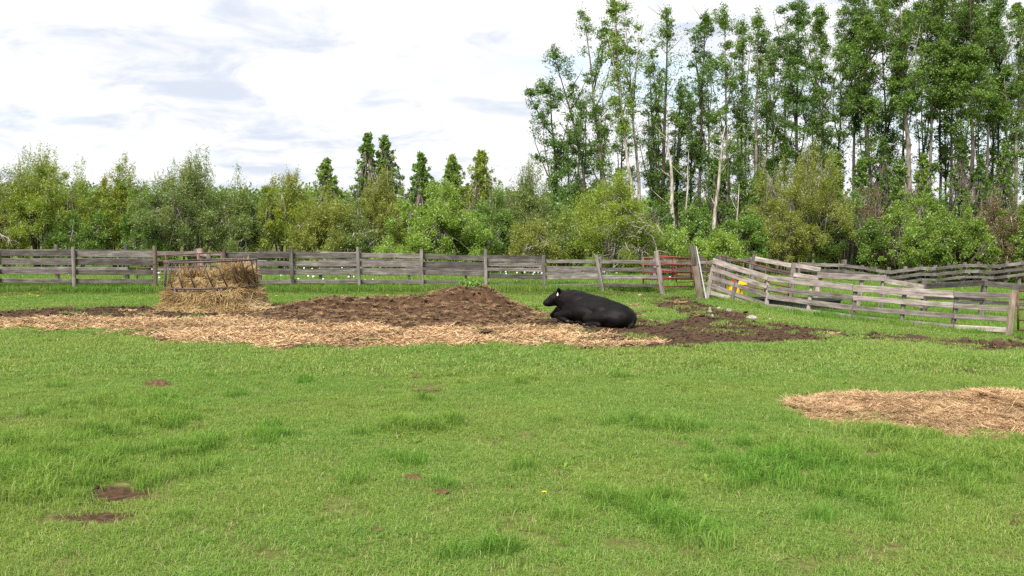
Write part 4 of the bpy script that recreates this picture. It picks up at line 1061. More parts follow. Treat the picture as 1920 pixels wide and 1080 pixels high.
# ------------------------------------------------------------------ the bull
M_BULL, t, o = newmat('black_bull_hide')
co = nd(t, 'ShaderNodeTexCoord'); n = noise_n(t, co.outputs['Object'], 38, 4, .7); n2 = noise_n(t, co.outputs['Object'], 3.2, 4, .6)
p = princ(t, o, ramp_n(t, n2, [(.35, (.0026, .0023, .0023)), (.65, (.0062, .0048, .0044))]), .55, n, .35, .012, spec=.11)
p.inputs['Sheen Weight'].default_value = .015; p.inputs['Sheen Roughness'].default_value = .45
M_EYE, t, o = newmat('wet_dark_eye'); princ(t, o, (.012, .008, .006), .25, spec=.4)
M_HOOF, t, o = newmat('dark_hoof'); princ(t, o, (.03, .026, .022), .5)
M_TAG, t, o = newmat('white_ear_tag'); princ(t, o, (.80, .80, .66), .5)
def ell(bm, c, r, rot=None):
    m = Matrix.Translation(c) @ (rot.to_matrix().to_4x4() if rot else Matrix()) @ Matrix.Diagonal((*r, 1))
    bmesh.ops.create_icosphere(bm, subdivisions=3, radius=1, matrix=m)
def caps(bm, p0, p1, r0, r1, n=9):
    p0, p1 = Vector(p0), Vector(p1)
    for i in range(n):
        f = i / (n - 1); r = r0 + (r1 - r0) * f
        bmesh.ops.create_icosphere(bm, subdivisions=2, radius=r, matrix=Matrix.Translation(p0.lerp(p1, f)))
bm = bmesh.new()
# x forward (head), y towards the camera side (left flank), z up
ell(bm, (-.02, 0, .37), (.72, .40, .36))                 # barrel
ell(bm, (.10, .10, .30), (.55, .36, .27))                # belly bulging on the near side
ell(bm, (-.60, 0, .31), (.46, .39, .31))                 # rump
caps(bm, (.50, 0, .62), (-.25, 0, .565), .20, .17, 14); caps(bm, (-.25, 0, .565), (-.78, 0, .46), .17, .16, 12)   # straight back
ell(bm, (-.28, .20, .36), (.30, .20, .24)); ell(bm, (.14, .22, .40), (.40, .18, .24))
ell(bm, (-.52, .24, .23), (.42, .20, .25))               # near thigh
ell(bm, (-.52, -.24, .23), (.42, .20, .25))
ell(bm, (-.86, 0, .27), (.22, .30, .26))                 # buttocks
ell(bm, (.44, 0, .45), (.42, .34, .37))                  # shoulders
ell(bm, (.46, .20, .33), (.30, .17, .29))
ell(bm, (.46, -.20, .33), (.30, .17, .29))
ell(bm, (.62, 0, .60), (.34, .20, .24), Quaternion((0, 1, 0), R(4)))     # neck crest
caps(bm, (.58, 0, .46), (.92, .07, .58), .32, .215)      # neck
ell(bm, (.78, 0, .28), (.24, .20, .22))                  # brisket
ell(bm, (.90, .03, .40), (.16, .09, .18))                # dewlap
HC = Vector((.96, .10, .63)); HD = Vector((.62, .50, -.60)).normalized()
caps(bm, HC, HC + HD * .16, .165, .145, 5)               # skull
caps(bm, HC + HD * .14, HC + HD * .33, .140, .108, 7)    # muzzle bridge
ell(bm, HC + HD * .345, (.108, .104, .095))               # muzzle
ell(bm, HC + HD * .10 + Vector((-.04, -.02, -.10)), (.13, .10, .12))     # jaw
caps(bm, HC + HD * .12 + Vector((-.03, 0, -.10)), HC + HD * .31 + Vector((-.02, 0, -.055)), .09, .065, 6)
ell(bm, HC + Vector((-.02, 0, .10)), (.10, .11, .085))   # poll
# near fore leg, folded
caps(bm, (.42, .30, .24), (.86, .27, .135), .135, .092); caps(bm, (.86, .27, .125), (.62, .36, .065), .080, .055); caps(bm, (.62, .36, .065), (.50, .39, .05), .055, .048, 5)
# far fore leg, stretched forward
caps(bm, (.60, -.18, .22), (1.06, -.06, .22), .14, .12); caps(bm, (1.06, -.06, .20), (1.20, -.02, .07), .12, .075, 7); caps(bm, (1.20, -.02, .065), (1.06, -.12, .05), .065, .05, 5)
# near hind leg, stifle forward and shank along the ground
caps(bm, (-.50, .30, .26), (-.08, .36, .19), .20, .135); caps(bm, (-.08, .37, .16), (-.42, .44, .075), .105, .065); caps(bm, (-.42, .44, .07), (-.10, .47, .05), .058, .048)
# tail along the rump
caps(bm, (-1.02, .02, .42), (-1.10, .08, .16), .04, .03, 6); caps(bm, (-1.10, .08, .16), (-1.04, .20, .05), .03, .045, 5)
# ears
for s_, up_ in ((1, .17), (-1, .12)):
    e0 = HC + Vector((-.07, s_ * .12, .07)); e1 = e0 + Vector((-.05, s_ * .10, up_))
    for i in range(7):
        f = i / 6; rr = .052 * math.sin(PI * (.18 + .72 * f)) + .012
        ell(bm, e0.lerp(e1, f), (rr, rr * .55, rr * .8), Quaternion((0, 0, 1), s_ * .6))
bme = bpy.data.meshes.new('bull_src'); bm.to_mesh(bme); bm.free()
tmp = bpy.data.objects.new('bull_src', bme); C.objects.link(tmp)
md = tmp.modifiers.new('r', 'REMESH'); md.mode = 'VOXEL'; md.voxel_size = .017
ms = tmp.modifiers.new('s', 'SMOOTH'); ms.factor = .5; ms.iterations = 9
dg = bpy.context.evaluated_depsgraph_get(); dg.update()
body = bpy.data.meshes.new_from_object(tmp.evaluated_get(dg)); body.name = 'body'
bpy.data.objects.remove(tmp); bpy.data.meshes.remove(bme)
body.materials.clear(); body.materials.append(M_BULL); body.polygons.foreach_set('use_smooth', [True] * len(body.polygons))
co_ = np.empty(len(body.vertices) * 3, dtype=np.float32); body.vertices.foreach_get('co', co_); co_ = co_.reshape(-1, 3)
nrm = np.empty(len(body.vertices) * 3, dtype=np.float32); body.vertices.foreach_get('normal', nrm); nrm = nrm.reshape(-1, 3)
co_ += nrm * (.022 * fbm(co_[:, 0] * 3.2 + co_[:, 2], co_[:, 2] * 3.6 + co_[:, 1], 301, 3))[:, None]
body.vertices.foreach_set('co', co_.astype(np.float32).ravel()); body.update()
BP = Vector((1.85, 22.38, 0.0)); BP.z = float(gh(BP.x, BP.y))
bull = empty('bull', BP, 'black bull lying on the straw beside the manure heap, head raised and facing left', 'bull')
bull.rotation_euler = (0, R(-4.0), R(180 - 38)); 
bull.scale = (.97, .97, .87)
ob('body', body, bull)
side = Vector((-HD.y, HD.x, 0)).normalized()
for s_ in (1, -1):
    bm = bmesh.new(); bmesh.ops.create_icosphere(bm, subdivisions=2, radius=.021, matrix=Matrix.Translation(HC + HD * .15 + side * s_ * .128 + Vector((0, 0, .045)))); bm_ob('eye', bm, M_EYE, bull, smooth=True)
    bm = bmesh.new(); ell(bm, HC + HD * .435 + side * s_ * .05 + Vector((0, 0, .015)), (.016, .014, .014)); bm_ob('nostril', bm, M_EYE, bull, smooth=True)
for c_ in ((.475, .395, .045), (1.07, -.19, .045), (-.05, .475, .04)):
    bm = bmesh.new(); ell(bm, c_, (.062, .046, .04)); bm_ob('hoof', bm, M_HOOF, bull, smooth=True)
bm = bmesh.new(); box_bm(bm, (0, 0, -.035), (.052, .008, .072), .012); box_bm(bm, (0, 0, .012), (.026, .008, .035), .006)
et = bm_ob('ear_tag', bm, M_TAG, bull, HC + Vector((-.10, .215, .085))); et.rotation_euler = (R(10), R(12), R(-15)); et.scale = (.8, .8, .8); et['label'] = 'white ear tag'

# ------------------------------------------------------------------ trees and shrubs
LM = {
 'aspen':   leaf_mat('aspen_leaves', (.085, .175, .024), (.172, .280, .040), .38),
 'aspen_d': leaf_mat('dark_aspen_leaves', (.062, .143, .021), (.124, .218, .034), .36),
 'aspen_l': leaf_mat('light_aspen_leaves', (.115, .205, .026), (.215, .320, .042), .40),
 'willow':  leaf_mat('willow_leaves', (.145, .220, .020), (.280, .365, .045), .42),
 'yellow':  leaf_mat('yellowish_leaves', (.210, .225, .018), (.380, .340, .034), .42),
 'grey':    leaf_mat('grey_green_leaves', (.118, .180, .036), (.230, .300, .078), .40),
 'light':   leaf_mat('light_green_leaves', (.150, .255, .032), (.280, .410, .064), .42),
 'olive':   leaf_mat('olive_leaves', (.150, .195, .024), (.280, .310, .050), .40),
 'green':   leaf_mat('mid_green_leaves', (.088, .175, .022), (.175, .285, .042), .40),
 'red':     leaf_mat('reddish_leaves', (.110, .090, .040), (.215, .165, .070), .30),
 'far':     leaf_mat('far_leaves', (.095, .165, .034), (.160, .235, .056), .30)}

def crown_mesh(name, clumps, mat, L, W, g, updir=0.25, elong=None):
    """clumps: (centre, radii, leaf count)"""
    Ps, Ts, Ds = [], [], []
    for c_, r_, n_ in clumps:
        n_ = int(n_)
        if n_ < 1: continue
        q = g.normal(size=(n_, 3)) * .62
        Ps.append(np.asarray(c_) + q * np.asarray(r_)); hb_ = g.normal(.5, .17)
        Ts.append(np.clip(hb_ + g.normal(0, .16, n_), 0, 1))
        dd = g.normal(size=(n_, 3)) + q * .6; dd[:, 2] += updir; Ds.append(dd)
    P = np.concatenate(Ps); T = np.concatenate(Ts); D = np.concatenate(Ds)
    k = g.uniform(.65, 1.25, len(P))
    V, F = leaf_quads(P, D, L * k, W * k, g, None)
    return np_mesh(name, V, F, mat, False, {'tint': T})
def join_tubes(name, tubes, mat):
    V, F, off = [], [], 0
    for pts, rad, sd_ in tubes:
        v, f = tube_geo(pts, rad, sd_); V += v; F += [tuple(i + off for i in q) for q in f]; off += len(v)
    me = bpy.data.meshes.new(name); me.from_pydata(V, [], F); me.update(); me.materials.append(mat)
    me.polygons.foreach_set('use_smooth', [True] * len(me.polygons))
    return me
def path_at(P, f):
    k = f * (len(P) - 1); i = min(int(k), len(P) - 2)
    return P[i].lerp(P[i + 1], k - i)

ORD = ['first', 'second', 'third', 'fourth', 'fifth', 'sixth', 'seventh', 'eighth', 'ninth', 'tenth', 'eleventh', 'twelfth', 'thirteenth', 'fourteenth', 'fifteenth', 'sixteenth', 'seventeenth', 'eighteenth', 'nineteenth', 'twentieth', 'twenty-first', 'twenty-second', 'twenty-third', 'twenty-fourth', 'twenty-fifth', 'twenty-sixth', 'twenty-seventh', 'twenty-eighth', 'twenty-ninth', 'thirtieth', 'thirty-first', 'thirty-second', 'thirty-third', 'thirty-fourth']
def aspen(ctrl, Y, cb, ct, hw, nleaf, bark, lm, r0, label, seed, group, bare=0, Lsz=.104):
    g = np.random.default_rng(seed); rd = random.Random(seed)
    px0 = ctrl[0][0]; root = on_ground(px0, Y)
    pts = [root + Vector((0, 0, -.2))] + [at(p, q, Y) for p, q in ctrl[1:]]
    # resample with small wiggles
    Q = []
    for i in range(len(pts) - 1):
        for k in range(4): Q.append(pts[i].lerp(pts[i + 1], k / 4))
    Q.append(pts[-1])
    for i in range(1, len(Q) - 1): Q[i] = (Q[i - 1] + Q[i] * 2 + Q[i + 1]) / 4 + Vector((rd.uniform(-.07, .07), rd.uniform(-.07, .07), 0))
    n = len(Q); r0 *= .9; rad = [r0 * (1 - .88 * (i / (n - 1)) ** 1.1) for i in range(n)]
    T = empty('aspen_tree', root, label, 'tree', group)
    Ql = [q - root for q in Q]
    tubes = [(Ql, rad, 8)]; clumps = []
    H = Ql[-1].z
    zb = at(px0, cb, Y).z - root.z; zt_ = at(px0, ct, Y).z - root.z
    hwm = hw * Y / FPX * 1.2
    f_of = lambda z: min(max(np.interp(z, [q.z for q in Ql], np.linspace(0, 1, n)), 0), 1)
    if nleaf:
        nb = max(18, int((zt_ - zb) * 5.4))
        per = nleaf * (2.4 if px0 < 1480 else 3.2) / nb
        limbs = []
        for k in range(rd.randint(4, 6)):
            zs = zb + (zt_ - zb) * rd.uniform(-.05, .62); p = path_at(Ql, f_of(min(max(zs, H * .2), H * .9))); a = rd.uniform(0, 2 * PI)
            vl = min((zt_ - zs) * rd.uniform(.5, .92), 6.0); hr = hwm * rd.uniform(.5, 1.15)
            lb = [p + Vector((math.cos(a) * hr * q_ ** .75, math.sin(a) * hr * q_ ** .75, vl * q_)) + Vector((rd.gauss(0, .06), rd.gauss(0, .06), 0)) * (q_ > 0) for q_ in (0, .2, .45, .7, 1)]
            limbs.append(lb); tubes.append((lb, [.06, .05, .038, .024, .01], 5))
        for i in range(nb):
            f = (i + rd.random()) / nb; low = rd.random() < .28
            z = zb + (zt_ - zb) * f - (rd.random() * .45 * (zt_ - zb) if low else 0)
            z = max(z, H * .18)
            axs = [Ql] + [q_ for q_ in limbs if q_[0].z < z < q_[-1].z]
            ax_ = rd.choice(axs) if rd.random() < .75 else Ql
            fz = min(max(np.interp(z, [q_.z for q_ in ax_], np.linspace(0, 1, len(ax_))), 0), .985)
            p = path_at(ax_, fz); a = rd.uniform(0, 2 * PI)
            prof = (1.0 - .50 * max(0, f - .45) / .55) * (.62 + .38 * min(1, f / .2))
            ln = hwm * prof * rd.choice((rd.uniform(.25, .6), rd.uniform(.5, 1.1))) * (.85 if ax_ is Ql else .7)
            rise = rd.uniform(.15, .9)
            e = p + Vector((math.cos(a) * ln, math.sin(a) * ln, rise * ln))
            if z > H * .97: e.z = z
            rb = rad[min(n - 1, int(f_of(min(z, H)) * (n - 1)))]
            midp = p.lerp(e, .5) + Vector((rd.gauss(0, .1), rd.gauss(0, .1), .12)) * ln; tubes.append(([p, midp, e], [min(rb * .45, .045), .02, .007], 4))
            w_ = rd.choice((.25, .8, 1.0, 1.3, 1.7)) * (.45 if low else 1)
            for _ in range(10):
                fk = rd.uniform(.3, 1.0); cr = (.09 + .14 * ln) * rd.uniform(.5, 1.7)
                o2 = Vector((rd.gauss(0, .22), rd.gauss(0, .22), rd.gauss(.0, .20))) * (ln + .3)
                clumps.append((path_at([p, midp, e], fk) + o2, (cr, cr, cr * .75), per * w_ * .1))
        # leading shoot
        for k in range(5):
            zz = zt_ - k * .35; clumps.append((Vector((Ql[-1].x + rd.gauss(0, .1), Ql[-1].y, min(zz, zt_))), (.24 + .08 * k, .24 + .08 * k, .3), per * .3))
    for k in range(bare):
        f = rd.uniform(.35, .98); p = path_at(Ql, f); a = rd.uniform(0, 2 * PI); ln = rd.uniform(.6, 1.6)
        e = p + Vector((math.cos(a) * ln, math.sin(a) * ln * .6, ln * rd.uniform(.4, 1.2))); tubes.append(([p, p.lerp(e, .5) + Vector((0, 0, -.05)), e], [.028, .018, .007], 4))
    ob('trunk', join_tubes('trunk', tubes, bark), T)
    if nleaf: ob('crown', crown_mesh('crown', clumps, LM[lm], Lsz, Lsz * .8, g), T)
    return T
AGRP = 'aspens standing in the grove'
A = [ # control points of the trunk, depth, crown bottom, crown top, half width px, leaves, bark, leaf, radius, bare twigs, look
 ([(1046, 440), (1040, 300), (1032, 165)], 63, 420, 152, 40, 8000, BK_DARK, 'aspen_d', .15, 0, 'short dense dark green aspen at the left edge of the grove'),
 ([(1108, 430), (1094, 320), (1070, 210), (1036, 90)], 66, 330, 90, 36, 2600, BK_DARK, 'aspen_d', .14, 12, 'thin dark aspen bending to the left with sparse leaves'),
 ([(1142, 430), (1132, 340), (1116, 200), (1094, 28)], 66, 320, 22, 36, 5200, BK_MID, 'aspen', .19, 8, 'tall airy aspen tilting left near the left side of the grove'),
 ([(1188, 430), (1184, 345), (1162, 185), (1150, 4)], 64, 250, -2, 34, 5200, BK_PALE, 'aspen_l', .16, 4, 'tall aspen with curved pale trunk and bright yellow-green leaves'),
 ([(1203, 430), (1198, 340), (1185, 210), (1172, 10)], 66, 230, 2, 28, 2600, BK_PALE, 'aspen', .16, 6, 'tall pale-trunked aspen with few leaves beside the bright one'),
 ([(1226, 430), (1226, 300), (1216, 110)], 70, 380, 100, 30, 4200, BK_DARK, 'aspen_d', .13, 4, None),
 ([(1240, 430), (1247, 220), (1249, 15)], 68, 390, 18, 38, 6500, BK_DARK, 'aspen', .18, 14, 'tall aspen with bare twigs at its very top above the big round bush'),
 ([(1264, 442), (1259, 340), (1250, 245)], 62, 0, 0, 0, 0, BK_PALE, None, .19, 5, 'leafless pale stout broken trunk just right of the round bush'),
 ([(1270, 430), (1268, 300), (1276, 165)], 70, 390, 162, 34, 6500, BK_DARK, 'aspen_d', .14, 0, None),
 ([(1287, 442), (1289, 360), (1291, 280)], 61, 0, 0, 0, 0, BK_PALE, None, .09, 3, 'thin leafless pale pole beside the stout broken trunk'),
 ([(1305, 430), (1312, 300), (1322, 22)], 68, 330, 24, 34, 7500, BK_DARK, 'aspen_d', .18, 8, None),
 ([(1336, 442), (1345, 350), (1360, 235)], 62, 0, 0, 0, 0, BK_PALE, None, .17, 4, 'leafless pale trunk leaning to the right behind the leaning gate post'),
 ([(1368, 430), (1365, 300), (1358, 18)], 67, 400, 15, 34, 8000, BK_MID, 'aspen', .17, 6, None),
 ([(1380, 430), (1388, 330), (1393, 45)], 70, 390, 40, 30, 5200, BK_MID, 'aspen_d', .14, 4, None),
 ([(1378, 442), (1386, 345)], 60, 0, 0, 0, 0, BK_PALE, None, .12, 2, 'short pale leafless stub left of the tall olive willow'),
 ([(1415, 430), (1417, 200), (1424, 25)], 68, 400, 20, 36, 8500, BK_MID, 'aspen', .17, 5, None),
 ([(1452, 430), (1450, 250), (1452, 90)], 70, 380, 85, 32, 6000, BK_MID, 'aspen', .14, 5, None),
 ([(1494, 430), (1495, 200), (1500, 2)], 68, 330, 0, 40, 9500, BK_DARK, 'aspen_d', .17, 3, None),
 ([(1545, 430), (1542, 250), (1540, 18)], 70, 310, 14, 34, 7500, BK_MID, 'aspen', .15, 3, None),
 ([(1597, 430), (1600, 300), (1606, -20)], 69, 260, -30, 42, 9500, BK_DARK, 'aspen_d', .18, 2, None),
 ([(1640, 430), (1632, 330), (1622, 180), (1618, -20)], 67, 235, -40, 48, 11500, BK_DARK, 'aspen', .19, 2, None),
 ([(1672, 430), (1662, 300), (1652, -20)], 70, 330, -30, 38, 8500, BK_DARK, 'aspen_d', .16, 2, None),
 ([(1716, 430), (1706, 320), (1690, 120), (1687, -40)], 66, 215, -50, 55, 13000, BK_MID, 'aspen', .24, 4, 'stoutest tall aspen left-leaning in the dense right part of the grove'),
 ([(1744, 430), (1746, 250), (1747, -40)], 68, 225, -50, 50, 12000, BK_MID, 'aspen', .17, 4, None),
 ([(1768, 430), (1762, 250), (1760, -30)], 71, 215, -40, 46, 10000, BK_DARK, 'aspen_d', .15, 2, None),
 ([(1784, 430), (1785, 250), (1790, -30)], 69, 210, -40, 44, 10000, BK_DARK, 'aspen_d', .15, 2, None),
 ([(1822, 430), (1824, 280), (1820, -40)], 66, 215, -50, 54, 12500, BK_DARK, 'aspen', .23, 5, None),
 ([(1845, 430), (1850, 300), (1857, -30)], 69, 225, -40, 46, 10500, BK_MID, 'aspen_d', .17, 2, None),
 ([(1872, 430), (1872, 280), (1876, -10)], 71, 240, -20, 40, 8500, BK_DARK, 'aspen_d', .15, 2, None),
 ([(1903, 430), (1906, 250), (1914, 40)], 67, 300, 30, 28, 4200, BK_MID, 'aspen', .17, 8, None),
 ([(1945, 430), (1948, 250), (1955, 0)], 68, 260, -10, 40, 8000, BK_DARK, 'aspen', .18, 3, None),
]
for i, (ctrl, Y, cb, ct, hw, nl, bark, lm, r0, bare, look) in enumerate(A):
    lab = look or 'tall leafy aspen, %s trunk from the left in the grove' % ORD[i]
    aspen(ctrl, Y, cb, ct, hw, nl, bark, lm, r0, lab, 500 + i, AGRP, bare)
# slimmer trees standing deeper in the wood share their look
g_ = random.Random(5)
for i, (px, ct, cb) in enumerate([(1065, 250, 410), (1082, 190, 400), (1128, 200, 400), (1165, 230, 410), (1236, 200, 400), (1296, 190, 400), (1332, 120, 380), (1400, 90, 390), (1436, 60, 380), (1470, 50, 360), (1520, 40, 350), (1570, 30, 330), (1625, 10, 300), (1690, 20, 260), (1730, 10, 250), (1775, 15, 250), (1806, 10, 250), (1838, 20, 260), (1862, 30, 260), (1892, 60, 300), (1925, 20, 280), (1960, 10, 280)]):
    cb += 90 if px > 1600 else 0
    q = g_.uniform(-9, 9); j_ = min(range(len(A)), key=lambda k_: abs(A[k_][0][0][0] - px)); sd_ = 'left' if px < A[j_][0][0][0] else 'right'
    aspen([(px, 430), (px + q * .4, 280), (px + q, ct)], 74 + g_.uniform(-1, 4), cb, ct, g_.uniform(22, 32), 4200, BK_DARK, 'aspen_d', .11, 'slender dark aspen deep in grove, %s of the %s front trunk from left' % (sd_, ORD[j_]), 700 + i, 'slender aspens deep in the grove', 2)

def shrub(px, Y, top, hw, lm, nleaf, label, seed, plumes=5, narrow=False, dead=0, bark=BK_MID, L=.14, W=.045, name='willow_shrub', cat='shrub', group=None, skirt=True, orange=0):
    L, W = L * .72, W * .74
    g = np.random.default_rng(seed); rd = random.Random(seed)
    root = on_ground(px, Y); H = at(px, top, Y).z - root.z; Rm = hw * Y / FPX
    T = empty(name, root, label, cat, group)
    tubes, clumps = [], []
    ns = 5 if narrow else max(7, int(Rm * 5))
    ends = []
    body_h = H * (.80 if plumes else .98)
    ncl = int((46 + 26 * Rm) * 1.7)
    if narrow: ncl = int(ncl * 2.6)
    lump = [rd.uniform(0, 6.28) for _ in range(4)]
    for i in range(ncl):
        a = rd.uniform(0, 2 * PI); u = math.sqrt(rd.random())
        if narrow:
            f = .08 + .92 * rd.random() ** .85; z = H * f; rr = Rm * u * min(1.0, 1.5 * (1.04 - f) ** .9) * rd.uniform(.6, 1.6); ww = 1
            cr = rd.uniform(.10, .26) * (.45 + .25 * Rm) * (1.2 - .65 * f)
        else:
            rr = u * Rm * (1 + .16 * math.sin(2 * a + lump[0]) + .12 * math.sin(5 * a + lump[1]))
            hmax = body_h * (1 - .42 * (u ** 2.6)) * (1 + .12 * math.sin(3 * a + lump[2]) + .10 * math.sin(7 * rr / Rm + lump[3]))
            lo = .06 if skirt else .25
            f = rd.random() ** .45; z = hmax * (lo + (1 - lo) * f); ww = 1 - .35 * max(0, .35 - f) / .35
            cr = rd.uniform(.13, .30) * (.5 + .26 * Rm)
        c_ = Vector((rr * ww * math.cos(a), rr * ww * math.sin(a), z))
        clumps.append((c_, (cr, cr, cr * rd.uniform(.8, 1.3)), rd.uniform(.4, 1.5))); ends.append(c_)
    for i in range(0 if narrow else int(plumes * 2.2)):
        a = rd.uniform(0, 2 * PI); u = rd.uniform(0, .85); c0 = Vector((u * Rm * math.cos(a), u * Rm * math.sin(a) * .8, 0)); hh_ = H * rd.uniform(.80, 1.0) * (1 - .20 * u * u)
        if i == 0: hh_ = H; c0 = Vector((rd.uniform(-.2, .2) * Rm, 0, 0))
        lean = Vector((rd.uniform(.05, .22), 0, 0))
        for k in range(8):
            f = k / 7; rr = .40 * (1 - .80 * f) + .03
            clumps.append((c0 + lean * (k * .35) + Vector((0, 0, hh_ - (1 - f) * min(2.2, H * .36))), (rr, rr, .26), .55 * (1 - .75 * f) + .05))
        ends.append(c0 + Vector((0, 0, hh_ * .97)))
    tot = sum(c_[2] for c_ in clumps); clumps = [(c_, r_, w_ / tot * nleaf * (1.5 if narrow else 2.6)) for c_, r_, w_ in clumps]
    stems = []
    for i in range(ns):
        a = 2 * PI * i / ns + rd.uniform(-.3, .3); s0 = Vector((math.cos(a), math.sin(a), 0)) * rd.uniform(.05, .22) * Rm
        e = max(ends, key=lambda q_: rd.random() + .25 * math.cos(math.atan2(q_.y, q_.x) - a) + .5 * q_.z / H)
        s0.z = -.15; m1 = s0.lerp(e, .4) + Vector((rd.gauss(0, .08), rd.gauss(0, .08), .12 * H)); m2 = s0.lerp(e, .75) + Vector((rd.gauss(0, .08), rd.gauss(0, .08), .08 * H))
        tubes.append(([s0, m1, m2, e], [.05, .038, .024, .008], 5)); stems.append((s0, m1, m2, e))
    for e in ends:
        st__ = min(stems, key=lambda s_: min((s_[1] - e).length, (s_[2] - e).length)); p = path_at(list(st__), rd.uniform(.3, .8))
        tubes.append(([p, p.lerp(e, .55) + Vector((0, 0, .08)), e], [.017, .012, .005], 3))
    ob('stems', join_tubes('stems', tubes, bark), T)
    ob('crown', crown_mesh('crown', clumps, LM[lm], L, W, g, .7), T)
    if orange:
        cl2 = [(c_, r_, nleaf * .008) for c_, r_, _ in rd.sample(clumps, orange)]
        ob('yellow_leaves', crown_mesh('yellow_leaves', cl2, LM['yellow'], L, W, g, .7), T)
    if dead:
        tb = []
        for i in range(dead):
            p = Vector((rd.uniform(-.1, .75) * Rm, -rd.uniform(.55, .95) * Rm, rd.uniform(.15, .7) * H)); d = Vector((rd.gauss(0, 1), -.35, rd.gauss(.15, .7))).normalized()
            ln = rd.uniform(.35, 1.0); k = d.orthogonal() * rd.uniform(-.25, .25)
            q1 = p + d * ln * .5 + k * ln * .5; q2 = p + d * ln + Vector((0, 0, -.12)); tb.append(([p, q1, q2], [.020, .014, .006], 4))
            for _ in range(2): tb.append(([q1, q1.lerp(q2, .6) + Vector((rd.gauss(0, .16), -.03, rd.gauss(0, .16)))], [.011, .005], 3))
        ob('dead_branches', join_tubes('dead_branches', tb, BK_DEAD), T)
    return T
HG = 'shrubs along the back of the paddock'
